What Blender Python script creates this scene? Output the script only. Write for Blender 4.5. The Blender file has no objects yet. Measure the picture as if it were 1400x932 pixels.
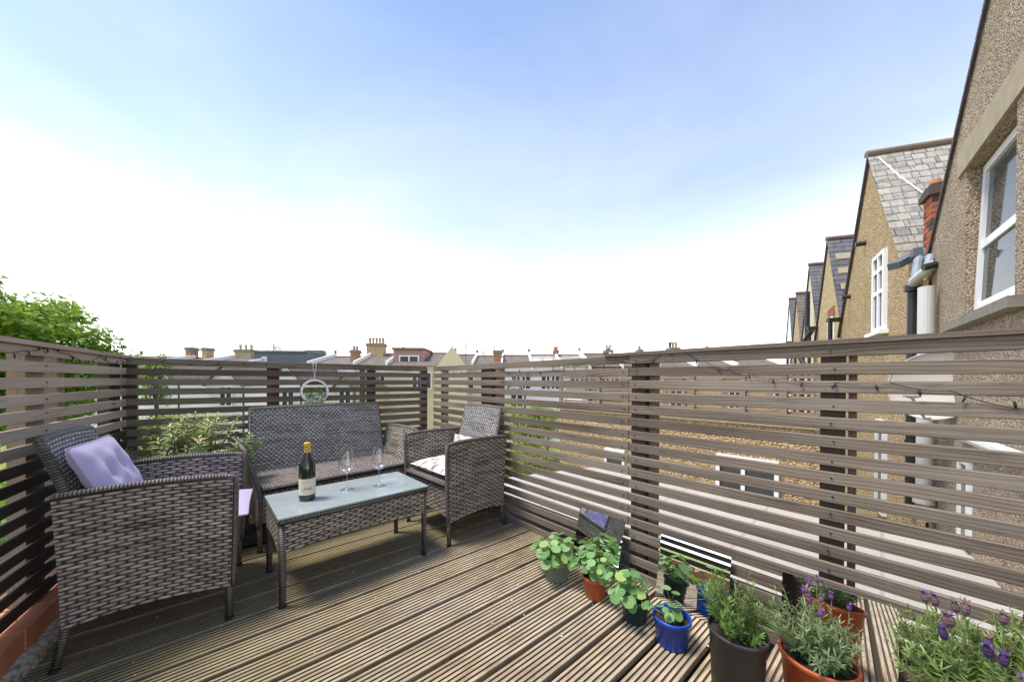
import bpy, math, random
import numpy as np
from mathutils import Vector, Matrix
random.seed(7); rng = np.random.default_rng(7)
S = bpy.context.scene
col = S.collection
PI = math.pi
R = math.radians

# ------------------------------------------------------------------ camera
cd = bpy.data.cameras.new('camera'); cam = bpy.data.objects.new('camera', cd); col.objects.link(cam)
cr = Vector((0.73955692, -0.67307831, 0.0045999)); cu = Vector((0.00056936, 0.00745953, 0.99997202)); cf = Vector((0.67309378, 0.7395336, -0.00589997))
m = Matrix((cr, cu, -cf)).transposed().to_4x4(); m.translation = Vector((0, 0, 1.1)); cam.matrix_world = m
cd.sensor_width = 36; cd.lens = 464.46 / 1400 * 36; cd.shift_x = 4.5 / 1400; cd.shift_y = (523.46 - 466) / 1400
cd.clip_start = 0.02; cd.clip_end = 2000
S.camera = cam
# ------------------------------------------------------------------ sky, sun, exposure
w = bpy.data.worlds.new('World'); S.world = w; w.use_nodes = True
nt = w.node_tree; N = nt.nodes; L = nt.links
bg = N['Background']
SUN_EL, SUN_AZ = R(66), R(302)            # azimuth clockwise from +Y
sky = N.new('ShaderNodeTexSky'); sky.sky_type = 'NISHITA'; sky.sun_disc = False
sky.sun_elevation = SUN_EL; sky.sun_rotation = SUN_AZ
sky.air_density = 1.0; sky.dust_density = 0.0; sky.ozone_density = 4.0
tc = N.new('ShaderNodeTexCoord'); sp = N.new('ShaderNodeSeparateXYZ'); L.new(tc.outputs['Generated'], sp.inputs[0])
zc = N.new('ShaderNodeMath'); zc.operation = 'MAXIMUM'; zc.inputs[1].default_value = 0.03; L.new(sp.outputs['Z'], zc.inputs[0])
za = N.new('ShaderNodeMath'); za.operation = 'ADD'; za.inputs[1].default_value = 0.05; L.new(zc.outputs[0], za.inputs[0])
dx = N.new('ShaderNodeMath'); dx.operation = 'DIVIDE'; L.new(sp.outputs['X'], dx.inputs[0]); L.new(za.outputs[0], dx.inputs[1])
dy = N.new('ShaderNodeMath'); dy.operation = 'DIVIDE'; L.new(sp.outputs['Y'], dy.inputs[0]); L.new(za.outputs[0], dy.inputs[1])
cb = N.new('ShaderNodeCombineXYZ'); L.new(dx.outputs[0], cb.inputs[0]); L.new(dy.outputs[0], cb.inputs[1])
n1 = N.new('ShaderNodeTexNoise'); n1.inputs['Scale'].default_value = 0.55; n1.inputs['Detail'].default_value = 7; n1.inputs['Roughness'].default_value = 0.55; n1.inputs['Distortion'].default_value = 0.5
cm = N.new('ShaderNodeVectorMath'); cm.operation = 'ADD'; cm.inputs[1].default_value = (3.3, 1.7, 0.4); L.new(cb.outputs[0], cm.inputs[0]); L.new(cm.outputs[0], n1.inputs['Vector'])
# veil of thin high cloud: the air path through it grows towards the horizon (1/z)
inv = N.new('ShaderNodeMath'); inv.operation = 'DIVIDE'; inv.inputs[0].default_value = 0.20; L.new(za.outputs[0], inv.inputs[1])
mu = N.new('ShaderNodeMath'); mu.operation = 'MULTIPLY_ADD'; L.new(n1.outputs['Fac'], mu.inputs[0]); mu.inputs[1].default_value = 0.34; L.new(inv.outputs[0], mu.inputs[2])
rp = N.new('ShaderNodeMapRange'); rp.interpolation_type = 'LINEAR'; rp.inputs['From Min'].default_value = 0.375; rp.inputs['From Max'].default_value = 1.15
L.new(mu.outputs[0], rp.inputs['Value'])
mx = N.new('ShaderNodeMix'); mx.data_type = 'RGBA'; L.new(rp.outputs[0], mx.inputs[0]); L.new(sky.outputs[0], mx.inputs[6])
mx.inputs[7].default_value = (8.2, 8.2, 8.5, 1)
L.new(mx.outputs[2], bg.inputs['Color']); bg.inputs['Strength'].default_value = 0.112
sd = bpy.data.lights.new('sun', 'SUN'); sd.energy = 2.3; sd.angle = R(18); sd.color = (1, 0.92, 0.82)
sun = bpy.data.objects.new('sun', sd); col.objects.link(sun)
dirv = Vector((math.cos(SUN_EL) * math.sin(SUN_AZ), math.cos(SUN_EL) * math.cos(SUN_AZ), math.sin(SUN_EL)))
sun.rotation_euler = (-dirv).to_track_quat('-Z', 'Y').to_euler(); sun.location = dirv * 40
S.view_settings.view_transform = 'Standard'; S.view_settings.look = 'None'; S.view_settings.exposure = 1.2; S.view_settings.gamma = 1
S.render.engine = 'CYCLES'
S.cycles.max_bounces = 10; S.cycles.transparent_max_bounces = 16; S.cycles.transmission_bounces = 8

# ------------------------------------------------------------------ scene graph helpers
def thing(name, label, cat, loc=(0, 0, 0), rz=0.0, group=None):
    o = bpy.data.objects.new(name, None); col.objects.link(o); o.empty_display_size = 0.05
    o.location = loc; o.rotation_euler = (0, 0, rz); o['label'] = label; o['category'] = cat
    if group: o['group'] = group
    return o
def tag(o, label, cat, group=None):
    o['label'] = label; o['category'] = cat
    if group: o['group'] = group
    return o
def kids(o): return [c for c in bpy.data.objects if c.parent == o]
def dup(o, loc, rz, label=None):
    r = o.copy(); col.objects.link(r); r.location = loc; r.rotation_euler = (0, 0, rz)
    if label: r['label'] = label
    for ch in kids(o):
        c = ch.copy(); col.objects.link(c); c.parent = r
        for g in kids(ch):
            d = g.copy(); col.objects.link(d); d.parent = c
    return r
class MB:
    def __init__(s): s.v = []; s.f = []; s.uv = []; s.mi = []; s.T = None
    def av(s, p):
        p = Vector(p)
        if s.T is not None: p = s.T @ p
        s.v.append(tuple(p)); return len(s.v) - 1
    def face(s, ids, uvs=None, mi=0):
        s.f.append(tuple(ids)); s.mi.append(mi)
        s.uv.append(uvs if uvs else [(0, 0)] * len(ids))
    def quad(s, a, b, c, d, mi=0, off=(0, 0)):
        a, b, c, d = map(Vector, (a, b, c, d)); w_ = (b - a).length; h = (d - a).length; w2 = (c - d).length
        ids = [s.av(p) for p in (a, b, c, d)]
        s.face(ids, [(off[0], off[1]), (off[0] + w_, off[1]), (off[0] + w2, off[1] + h), (off[0], off[1] + h)], mi)
    def hexa(s, P, mi=0, off=(0, 0)):
        # P: bottom 4 ccw, top 4 ccw ; each side with metric uv; u horizontal, v up
        B, T = P[:4], P[4:]
        per = 0
        for i in range(4):
            j = (i + 1) % 4
            s.quad(B[i], B[j], T[j], T[i], mi, (off[0] + per, off[1])); per += (Vector(B[j]) - Vector(B[i])).length
        s.quad(T[0], T[1], T[2], T[3], mi, off); s.quad(B[3], B[2], B[1], B[0], mi, off)
    def box(s, c, d, rz=0.0, mi=0, off=None, tilt=None):
        x, y, z = d[0] / 2, d[1] / 2, d[2] / 2
        M = Matrix.Translation(Vector(c)) @ Matrix.Rotation(rz, 4, 'Z')
        if tilt: M = M @ Matrix.Rotation(tilt[1], 4, tilt[0])
        P = [M @ Vector(p) for p in ((-x, -y, -z), (x, -y, -z), (x, y, -z), (-x, y, -z), (-x, -y, z), (x, -y, z), (x, y, z), (-x, y, z))]
        s.hexa(P, mi, off or (0, 0))
    def beam(s, a, b, w_, h, mi=0, off=(0, 0), up=(0, 0, 1)):
        # long box from a to b; uv u runs along the length
        a, b = Vector(a), Vector(b); d = (b - a); Ln = d.length; d.normalize(); up = Vector(up)
        sd_ = d.cross(up)
        if sd_.length < 1e-5: sd_ = d.cross(Vector((1, 0, 0)))
        sd_.normalize(); u = sd_.cross(d)
        c = [(-w_ / 2, -h / 2), (w_ / 2, -h / 2), (w_ / 2, h / 2), (-w_ / 2, h / 2)]
        A = [a + sd_ * x + u * y for x, y in c]; B = [b + sd_ * x + u * y for x, y in c]
        v0 = 0
        for i in range(4):
            j = (i + 1) % 4; e = (A[j] - A[i]).length
            ids = [s.av(p) for p in (A[i], B[i], B[j], A[j])]
            s.face(ids, [(off[0], off[1] + v0), (off[0] + Ln, off[1] + v0), (off[0] + Ln, off[1] + v0 + e), (off[0], off[1] + v0 + e)], mi); v0 += e + .013
        s.quad(A[3], A[2], A[1], A[0], mi, off); s.quad(B[0], B[1], B[2], B[3], mi, off)
    def tube(s, pts, r, n=8, mi=0, cap=True, rr=None):
        pts = [Vector(p) for p in pts]; rings = []; v = 0; vs = []
        ref = Vector((0, 0, 1))
        for i, p in enumerate(pts):
            t = (pts[min(i + 1, len(pts) - 1)] - pts[max(i - 1, 0)]).normalized()
            if abs(t.dot(ref)) > .95: ref = Vector((1, 0, 0)) if abs(t.x) < .9 else Vector((0, 1, 0))
            a = t.cross(ref).normalized(); b = t.cross(a)
            q = rr[i] if rr else r
            rings.append([s.av(p + (a * math.cos(2 * PI * k / n) + b * math.sin(2 * PI * k / n)) * q) for k in range(n)])
            if i: v += (p - pts[i - 1]).length
            vs.append(v)
        for i in range(len(rings) - 1):
            for k in range(n):
                l = (k + 1) % n
                s.face([rings[i][k], rings[i][l], rings[i + 1][l], rings[i + 1][k]],
                       [(vs[i], k * 2 * PI * r / n), (vs[i], (k + 1) * 2 * PI * r / n), (vs[i + 1], (k + 1) * 2 * PI * r / n), (vs[i + 1], k * 2 * PI * r / n)], mi)
        if cap: s.face(rings[0][::-1], None, mi); s.face(rings[-1], None, mi)
    def lathe(s, prof, n=32, c=(0, 0, 0), mi=0):
        c = Vector(c); rings = []
        for r, z in prof:
            if r < 1e-6: rings.append([s.av(c + Vector((0, 0, z)))])
            else: rings.append([s.av(c + Vector((r * math.cos(2 * PI * k / n), r * math.sin(2 * PI * k / n), z))) for k in range(n)])
        v = 0
        for i in range(len(rings) - 1):
            a, b = rings[i], rings[i + 1]; h = math.hypot(prof[i + 1][0] - prof[i][0], prof[i + 1][1] - prof[i][1])
            for k in range(n):
                l = (k + 1) % n; u0, u1 = k / n * .3, (k + 1) / n * .3
                if len(a) == 1 and len(b) == 1: continue
                if len(a) == 1: s.face([a[0], b[l], b[k]], [(u0, v), (u1, v + h), (u0, v + h)], mi)
                elif len(b) == 1: s.face([a[k], a[l], b[0]], [(u0, v), (u1, v), (u0, v + h)], mi)
                else: s.face([a[k], a[l], b[l], b[k]], [(u0, v), (u1, v), (u1, v + h), (u0, v + h)], mi)
            v += h
    def slab(s, fn, nu, nv, th, lu, lv, mi=0, off=(0, 0)):
        # curved slab: fn(a,b)->point of mid surface, a,b in 0..1, th thickness, metric size lu x lv for the uv
        def nrm(a, b):
            e = .01; p = Vector(fn(min(a + e, 1), b)) - Vector(fn(max(a - e, 0), b)); q = Vector(fn(a, min(b + e, 1))) - Vector(fn(a, max(b - e, 0)))
            return p.cross(q).normalized()
        G = []
        for sg in (1, -1):
            g = []
            for j in range(nv + 1):
                row = []
                for i in range(nu + 1):
                    a, b = i / nu, j / nv; row.append(s.av(Vector(fn(a, b)) + nrm(a, b) * sg * th / 2))
                g.append(row)
            G.append(g)
        def uvs(i, j): return (off[0] + i / nu * lu, off[1] + j / nv * lv)
        for k, g in enumerate(G):
            for j in range(nv):
                for i in range(nu):
                    q = [(i, j), (i + 1, j), (i + 1, j + 1), (i, j + 1)]
                    if k: q = q[::-1]
                    s.face([g[y][x] for x, y in q], [uvs(x, y) for x, y in q], mi)
        A, B = G
        def edge(seq):
            for (x0, y0), (x1, y1) in zip(seq, seq[1:]):
                u0 = uvs(x0, y0); u1 = uvs(x1, y1)
                s.face([A[y0][x0], B[y0][x0], B[y1][x1], A[y1][x1]], [u0, (u0[0] + .0, u0[1] + th), (u1[0], u1[1] + th), u1], mi)
        edge([(i, 0) for i in range(nu + 1)]); edge([(i, nv) for i in range(nu, -1, -1)])
        edge([(0, j) for j in range(nv, -1, -1)]); edge([(nu, j) for j in range(nv + 1)])
    def build(s, name, mat, parent=None, smooth=False, world=True, bevel=0, rnd=None):
        me = bpy.data.meshes.new(name)
        off = Vector((0, 0, 0)); rot = None
        vs = s.v
        if parent is not None and world:
            M = Matrix.Rotation(-parent.rotation_euler.z, 4, 'Z') @ Matrix.Translation(-Vector(parent['_w'] if '_w' in parent else parent.location))
            vs = [tuple(M @ Vector(p)) for p in s.v]
        me.from_pydata(vs, [], s.f)
        uvl = me.uv_layers.new(name='UVMap'); flat = np.array([c for f in s.uv for q in f for c in q], dtype=np.float32)
        uvl.data.foreach_set('uv', flat)
        mats = mat if isinstance(mat, (list, tuple)) else [mat]
        for q in mats: me.materials.append(q)
        me.polygons.foreach_set('material_index', np.array(s.mi, dtype=np.int32))
        if smooth: me.polygons.foreach_set('use_smooth', np.ones(len(s.f), dtype=bool))
        me.update()
        o = bpy.data.objects.new(name, me); col.objects.link(o)
        if parent is not None: o.parent = parent
        if bevel:
            b = o.modifiers.new('bevel', 'BEVEL'); b.width = bevel; b.segments = 2; b.limit_method = 'ANGLE'; b.angle_limit = R(50); b.harden_normals = False
        return o
def struct(o): o['kind'] = 'structure'; return o

# ------------------------------------------------------------------ material helpers
class NT:
    def __init__(s, name):
        s.m = bpy.data.materials.new(name); s.m.use_nodes = True; s.t = s.m.node_tree; s.b = s.t.nodes['Principled BSDF']; s.out = s.t.nodes['Material Output']
    def n(s, typ, **k):
        o = s.t.nodes.new(typ)
        for a, b in k.items(): setattr(o, a, b)
        return o
    def l(s, a, b): s.t.links.new(a, b)
    def math(s, op, a, b=None, c=None, clamp=False):
        o = s.n('ShaderNodeMath', operation=op, use_clamp=clamp)
        for i, x in enumerate((a, b, c)):
            if x is None: continue
            if isinstance(x, (int, float)): o.inputs[i].default_value = x
            else: s.l(x, o.inputs[i])
        return o.outputs[0]
    def mix(s, f, a, b, mode='MIX'):
        o = s.n('ShaderNodeMix', data_type='RGBA', blend_type=mode)
        for i, x in ((0, f), (6, a), (7, b)):
            if isinstance(x, (int, float)): o.inputs[i].default_value = x
            elif isinstance(x, tuple): o.inputs[i].default_value = (*x, 1) if len(x) == 3 else x
            else: s.l(x, o.inputs[i])
        return o.outputs[2]
    def noise(s, vec, scale, detail=4, rough=.55, dist=0):
        o = s.n('ShaderNodeTexNoise'); o.inputs['Scale'].default_value = scale; o.inputs['Detail'].default_value = detail; o.inputs['Roughness'].default_value = rough; o.inputs['Distortion'].default_value = dist
        if vec is not None: s.l(vec, o.inputs['Vector'])
        return o.outputs['Fac']
    def ramp(s, f, stops):
        o = s.n('ShaderNodeValToRGB'); e = o.color_ramp.elements
        while len(e) < len(stops): e.new(0.5)
        for q, (p, c) in zip(e, stops): q.position = p; q.color = (*c, 1) if len(c) == 3 else c
        s.l(f, o.inputs[0]); return o.outputs[0]
    def mapping(s, vec, scale=(1, 1, 1), loc=(0, 0, 0)):
        o = s.n('ShaderNodeMapping'); o.inputs['Scale'].default_value = scale; o.inputs['Location'].default_value = loc; s.l(vec, o.inputs[0]); return o.outputs[0]
    def uv(s): return s.n('ShaderNodeTexCoord').outputs['UV']
    def obj(s): return s.n('ShaderNodeTexCoord').outputs['Object']
    def pos(s): return s.n('ShaderNodeNewGeometry').outputs['Position']
    def bump(s, h, strength=.5, dist=.01):
        o = s.n('ShaderNodeBump'); o.inputs['Strength'].default_value = strength; o.inputs['Distance'].default_value = dist; s.l(h, o.inputs['Height']); s.l(o.outputs[0], s.b.inputs['Normal']); return o
    def set(s, **k):
        nm = dict(col='Base Color', rough='Roughness', metal='Metallic', spec='Specular IOR Level', trans='Transmission Weight', ior='IOR', coat='Coat Weight', sheen='Sheen Weight', alpha='Alpha')
        for a, b in k.items():
            i = s.b.inputs[nm[a]]
            if isinstance(b, tuple): i.default_value = (*b, 1)
            elif isinstance(b, (int, float)): i.default_value = b
            else: s.l(b, i)
        return s
def flat(name, c, rough=.6, metal=0, var=.12, scale=40, spec=.5):
    t = NT(name); n = t.noise(t.obj(), scale, 5); lo = tuple(x * (1 - var) for x in c); hi = tuple(min(1, x * (1 + var)) for x in c)
    t.set(col=t.mix(n, lo, hi), rough=rough, metal=metal, spec=spec); t.bump(n, .12, .002); return t.m

def wood(name, a, b, dark, contrast=1.0, rough=.85, grey=None):
    t = NT(name); uv = t.uv()
    sx = t.n('ShaderNodeSeparateXYZ'); t.l(uv, sx.inputs[0])
    warp = t.noise(t.mapping(uv, (1.3, 6, 1)), 1.6, 3, .5)
    wv = t.math('ADD', t.math('MULTIPLY', sx.outputs['Y'], 1.0), t.math('MULTIPLY', warp, .05))
    cb_ = t.n('ShaderNodeCombineXYZ'); t.l(t.math('MULTIPLY', sx.outputs['X'], 1.6), cb_.inputs[0]); t.l(t.math('MULTIPLY', wv, 150), cb_.inputs[1])
    fine = t.noise(cb_.outputs[0], 1.6, 6, .65)
    cb2 = t.n('ShaderNodeCombineXYZ'); t.l(t.math('MULTIPLY', sx.outputs['X'], .8), cb2.inputs[0]); t.l(t.math('MULTIPLY', wv, 34), cb2.inputs[1])
    rings = t.n('ShaderNodeTexWave', wave_type='BANDS', bands_direction='Y'); rings.inputs['Scale'].default_value = .55; rings.inputs['Distortion'].default_value = 5.5; rings.inputs['Detail'].default_value = 3; rings.inputs['Detail Scale'].default_value = .7
    t.l(cb2.outputs[0], rings.inputs['Vector'])
    big = t.noise(t.mapping(uv, (.9, 2.2, 1)), 1.2, 3)
    g = t.mix(t.math('MULTIPLY', fine, 1.0), a, b)
    g = t.mix(t.math('MULTIPLY', t.math('SUBTRACT', 1, t.math('POWER', rings.outputs['Fac'], .6)), .42 * contrast), g, dark)
    rmp = t.ramp(fine, [(.36, (1, 1, 1)), (.44, (0, 0, 0))])
    g = t.mix(t.math('MULTIPLY', rmp, .6 * contrast), g, dark)
    g = t.mix(t.ramp(big, [(.38, (0, 0, 0)), (.68, (.75, .75, .75))]), g, grey or tuple(x * 1.25 for x in a))
    tone = t.noise(t.mapping(uv, (.35, 3.1, 1), (5, 9, 0)), 1.3, 2)
    g = t.mix(t.ramp(tone, [(.36, (.65, .65, .65)), (.55, (0, 0, 0))]), g, tuple(x * .55 + y * .45 for x, y in zip(dark, a)))
    stain = t.noise(t.mapping(uv, (2.2, 14, 1)), 1.7, 6, .7)
    g = t.mix(t.ramp(stain, [(.56, (0, 0, 0)), (.72, (.6, .6, .6))]), g, dark)
    # knots
    vo = t.n('ShaderNodeTexVoronoi'); vo.inputs['Scale'].default_value = 1; t.l(t.mapping(uv, (1.7, 6.5, 1)), vo.inputs['Vector'])
    kn = t.ramp(vo.outputs['Distance'], [(.03, (1, 1, 1)), (.075, (0, 0, 0))])
    g = t.mix(t.math('MULTIPLY', kn, .8), g, tuple(x * .5 for x in dark))
    t.set(col=g, rough=rough, spec=.25)
    t.bump(t.math('ADD', fine, t.math('MULTIPLY', rings.outputs['Fac'], .5)), .35, .0025)
    return t.m

def weave(name, lo, hi, pw=.053, ph=.0148, spec=.5):
    # flat rattan strands: horizontal strands over and under uprights
    t = NT(name); uv = t.uv(); s_ = t.n('ShaderNodeSeparateXYZ'); t.l(uv, s_.inputs[0])
    v = t.math('MULTIPLY', s_.outputs['Y'], 1 / ph); row = t.math('FLOOR', v); fy = t.math('FRACT', v)
    wob = t.math('MULTIPLY', t.noise(t.mapping(uv, (9, 9, 1)), 3, 2), .35)
    u = t.math('ADD', t.math('MULTIPLY', s_.outputs['X'], 1 / pw), wob)
    ph_ = t.math('ADD', u, t.math('MULTIPLY', row, .5)); fx = t.math('FRACT', ph_); cell = t.math('FLOOR', ph_)
    a = t.math('MULTIPLY', t.math('SUBTRACT', fx, .5), 2); a2 = t.math('MULTIPLY', a, a)
    arch = t.math('SUBTRACT', 1, t.math('POWER', a2, .9), clamp=True)             # rises over the rib
    b = t.math('MULTIPLY', t.math('SUBTRACT', fy, .5), 2); b2 = t.math('MULTIPLY', b, b)
    cyl = t.math('SUBTRACT', 1, t.math('POWER', b2, 1.3), clamp=True)
    h = t.math('MULTIPLY', t.math('ADD', t.math('MULTIPLY', arch, .85), .15), cyl)
    # upright showing where the strand dips
    warm = t.noise(t.mapping(uv, (3, 60, 1), (7, 3, 0)), 1, 2)
    rib = t.math('LESS_THAN', t.math('SUBTRACT', .5, t.math('ABSOLUTE', t.math('SUBTRACT', fx, .5))), .10)
    wn = t.n('ShaderNodeTexWhiteNoise', noise_dimensions='2D'); cb_ = t.n('ShaderNodeCombineXYZ'); t.l(cell, cb_.inputs[0]); t.l(row, cb_.inputs[1]); t.l(cb_.outputs[0], wn.inputs['Vector'])
    streak = t.noise(t.mapping(uv, (14, 420, 1)), 1, 3)
    patch = t.noise(t.mapping(uv, (1, 1, 1)), 5, 3)
    f = t.math('ADD', t.math('MULTIPLY', wn.outputs['Value'], .22), t.math('ADD', t.math('MULTIPLY', streak, .42), t.math('ADD', t.math('MULTIPLY', t.math('SUBTRACT', patch, .5), .5), t.math('MULTIPLY', t.math('MULTIPLY', arch, cyl), .36))))  # random strand tone, plus a highlight painted on each strand crown
    c = t.ramp(f, [(.30, tuple(x * .8 for x in lo)), (.62, tuple((x * .72 + y * .28) for x, y in zip(lo, hi))), (.95, hi)])
    c = t.mix(t.math('MULTIPLY', rib, .75), c, tuple(x * 1.1 for x in lo))
    c = t.mix(t.ramp(warm, [(.42, (0, 0, 0)), (.6, (.5, .5, .5))]), c, tuple(x * y for x, y in zip(hi, (.60, .66, .72))))
    gap = t.ramp(h, [(.16, (1, 1, 1)), (.50, (0, 0, 0))])
    c = t.mix(t.math('MULTIPLY', gap, .9), c, tuple(x * .12 for x in lo))
    t.set(col=c, rough=.42, spec=spec); t.bump(h, .9, .006)
    return t.m

def pebble(name, cols, scale=42, mortar=(.25, .2, .14)):
    t = NT(name); p = t.obj()
    vo = t.n('ShaderNodeTexVoronoi'); vo.inputs['Scale'].default_value = scale; t.l(p, vo.inputs['Vector'])
    sx = t.n('ShaderNodeSeparateColor'); t.l(vo.outputs['Color'], sx.inputs[0])
    k = len(cols); c = t.ramp(sx.outputs[0], [(i / (k - 1) if k > 1 else 0, q) for i, q in enumerate(cols)])
    edge = t.ramp(vo.outputs['Distance'], [(.38, (0, 0, 0)), (.62, (1, 1, 1))])
    c = t.mix(t.math('MULTIPLY', edge, .8), c, mortar)
    big = t.noise(p, 1.3, 5); c = t.mix(t.ramp(big, [(.35, (.45, .45, .45)), (.65, (0, 0, 0))]), c, mortar)
    t.set(col=c, rough=.9, spec=.3); t.bump(t.math('SUBTRACT', 1, vo.outputs['Distance']), .9, .02)
    return t.m

def brick(name, c1, c2, mortar, bw=.215, bh=.075, dark=None):
    t = NT(name); uv = t.uv(); b = t.n('ShaderNodeTexBrick'); t.l(uv, b.inputs['Vector'])
    b.inputs['Scale'].default_value = 1; b.inputs['Brick Width'].default_value = bw; b.inputs['Row Height'].default_value = bh; b.inputs['Mortar Size'].default_value = .006; b.inputs['Bias'].default_value = 0
    b.inputs['Color1'].default_value = (*c1, 1); b.inputs['Color2'].default_value = (*c2, 1); b.inputs['Mortar'].default_value = (*mortar, 1)
    n = t.noise(uv, 9, 5); c = t.mix(t.ramp(n, [(.4, (0, 0, 0)), (.7, (.6, .6, .6))]), b.outputs['Color'], dark or tuple(x * .5 for x in c1))
    t.set(col=c, rough=.9, spec=.25); t.bump(t.math('ADD', t.math('MULTIPLY', t.math('SUBTRACT', 1, b.outputs['Fac']), 1), t.math('MULTIPLY', n, .3)), .6, .006)
    return t.m

def slate(name, cols, bw=.3, bh=.18):
    t = NT(name); uv = t.uv(); b = t.n('ShaderNodeTexBrick'); t.l(uv, b.inputs['Vector'])
    b.inputs['Scale'].default_value = 1; b.inputs['Brick Width'].default_value = bw; b.inputs['Row Height'].default_value = bh; b.inputs['Mortar Size'].default_value = .006
    b.inputs['Color1'].default_value = (*cols[0], 1); b.inputs['Color2'].default_value = (*cols[1], 1); b.inputs['Mortar'].default_value = (.02, .02, .02, 1)
    n = t.noise(uv, 2.2, 6, .65); n2 = t.noise(uv, 18, 4)
    c = t.mix(t.ramp(n, [(.42, (0, 0, 0)), (.62, (.8, .8, .8))]), b.outputs['Color'], cols[2])
    c = t.mix(t.ramp(n2, [(.5, (0, 0, 0)), (.75, (.5, .5, .5))]), c, tuple(x * .45 for x in cols[0]))
    t.set(col=c, rough=.7, spec=.4); t.bump(t.math('SUBTRACT', 1, b.outputs['Fac']), .5, .008)
    return t.m

def leafmat(name, stops, trans=.35, veins=False, rough=.5, tcol=None):
    t = NT(name); a = t.n('ShaderNodeAttribute', attribute_name='rnd')
    c = t.ramp(a.outputs['Fac'], stops)
    if veins:
        uv = t.uv(); s_ = t.n('ShaderNodeSeparateXYZ'); t.l(uv, s_.inputs[0])
        ray = t.math('POWER', t.math('ABSOLUTE', t.math('COSINE', t.math('MULTIPLY', s_.outputs['X'], 9 * PI))), 24)
        cen = t.math('LESS_THAN', s_.outputs['Y'], .13)
        c = t.mix(t.math('MULTIPLY', t.math('MAXIMUM', t.math('MULTIPLY', ray, .35), t.math('MULTIPLY', cen, .7)), 1), c, (.45, .6, .3))
    t.set(col=c, rough=rough, spec=.35)
    tr = t.n('ShaderNodeBsdfTranslucent'); t.l(t.mix(.5, c, tcol or (.35, .5, .05)), tr.inputs['Color'])
    ms = t.n('ShaderNodeMixShader'); ms.inputs[0].default_value = trans; t.l(t.b.outputs[0], ms.inputs[1]); t.l(tr.outputs[0], ms.inputs[2]); t.l(ms.outputs[0], t.out.inputs['Surface'])
    return t.m

M = {}
M['slat'] = wood('weathered_slat_wood', (.115, .083, .058), (.33, .265, .20), (.038, .027, .019), 1.35, grey=(.27, .235, .19))
M['slat_left'] = wood('tan_slat_wood', (.36, .28, .21), (.56, .46, .36), (.20, .145, .105), .7, grey=(.50, .42, .34))
M['slat_shaded'] = wood('shade_toned_slat_wood', (.055, .042, .033), (.13, .10, .08), (.03, .022, .017), .8, grey=(.10, .085, .07))  # same fence wood, with the shade behind the chair put into its colour
M['post'] = wood('brown_post_wood', (.075, .053, .038), (.15, .11, .08), (.04, .028, .02), .8)
M['post_tan'] = wood('tan_post_wood', (.26, .19, .14), (.36, .28, .21), (.16, .11, .08), .6)
def deckmat():
    t = NT('grooved_deck_wood'); uv = t.uv(); p = t.pos()
    s_ = t.n('ShaderNodeSeparateXYZ'); t.l(uv, s_.inputs[0])
    cb_ = t.n('ShaderNodeCombineXYZ'); t.l(t.math('MULTIPLY', s_.outputs['X'], 2.2), cb_.inputs[0]); t.l(t.math('MULTIPLY', s_.outputs['Y'], 160), cb_.inputs[1])
    fine = t.noise(cb_.outputs[0], 1.5, 6, .65)
    cb2 = t.n('ShaderNodeCombineXYZ'); t.l(t.math('MULTIPLY', s_.outputs['X'], 5), cb2.inputs[0]); t.l(t.math('MULTIPLY', s_.outputs['Y'], 30), cb2.inputs[1])
    med = t.noise(cb2.outputs[0], 1.3, 4, .6); big = t.noise(p, 1.6, 5, .6); moss = t.noise(p, .9, 4, .6)
    bt = t.n('ShaderNodeTexWhiteNoise', noise_dimensions='1D'); t.l(t.math('FLOOR', t.math('MULTIPLY', s_.outputs['Y'], 2.5)), bt.inputs['W'])
    c = t.mix(fine, (.24, .170, .10), (.76, .615, .41))
    c = t.mix(t.math('MULTIPLY', bt.outputs['Value'], .38), c, (.33, .25, .16))
    c = t.mix(t.ramp(med, [(.40, (.6, .6, .6)), (.58, (0, 0, 0))]), c, (.13, .09, .06))
    c = t.mix(t.ramp(big, [(.40, (0, 0, 0)), (.7, (.55, .55, .55))]), c, (.55, .48, .39))
    py = t.n('ShaderNodeSeparateXYZ'); t.l(p, py.inputs[0])
    far = t.math('ADD', t.math('MULTIPLY', t.math('SUBTRACT', py.outputs['Y'], 1.2), .8), t.math('SUBTRACT', t.math('MULTIPLY', moss, 3), 1.3))
    c = t.mix(t.math('MULTIPLY', t.math('MINIMUM', t.math('MAXIMUM', far, 0), 1), .62), c, (.20, .175, .07))
    t.set(col=c, rough=.8, spec=.3); t.bump(t.math('ADD', fine, med), .5, .002)
    return t.m
M['deck'] = deckmat()
M['deck_groove'] = flat('dirty_deck_groove', (.085, .060, .036), .95, var=.35, scale=30)
M['dark'] = flat('dark_gap', (.035, .028, .013), .95)
M['weave'] = weave('grey_brown_rattan', (.085, .070, .058), (.84, .71, .56), spec=.35)
M['weave_back'] = weave('blue_grey_rattan', (.13, .118, .104), (.80, .73, .64), pw=.033, ph=.0165, spec=.35)
M['weave_v'] = weave('upright_rattan_seat', (.16, .13, .11), (.62, .53, .45), pw=.05, ph=.016)
M['wrap'] = weave('wrapped_rattan_leg', (.085, .068, .058), (.42, .34, .28), pw=.011, ph=.5)
M['foot'] = flat('black_rubber', (.015, .015, .015), .6)
M['cushion'] = None
def fabric(name, c, scale=900):
    t = NT(name); uv = t.uv(); n = t.noise(t.obj(), 6, 4); wv = t.noise(t.mapping(uv, (1, 1, 1)), scale, 2)
    t.set(col=t.mix(n, tuple(x * .88 for x in c), tuple(min(1, x * 1.08) for x in c)), rough=.9, sheen=.3, spec=.2); t.bump(wv, .3, .001); return t.m
M['lilac'] = fabric('lilac_cotton', (.47, .415, .60))
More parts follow.
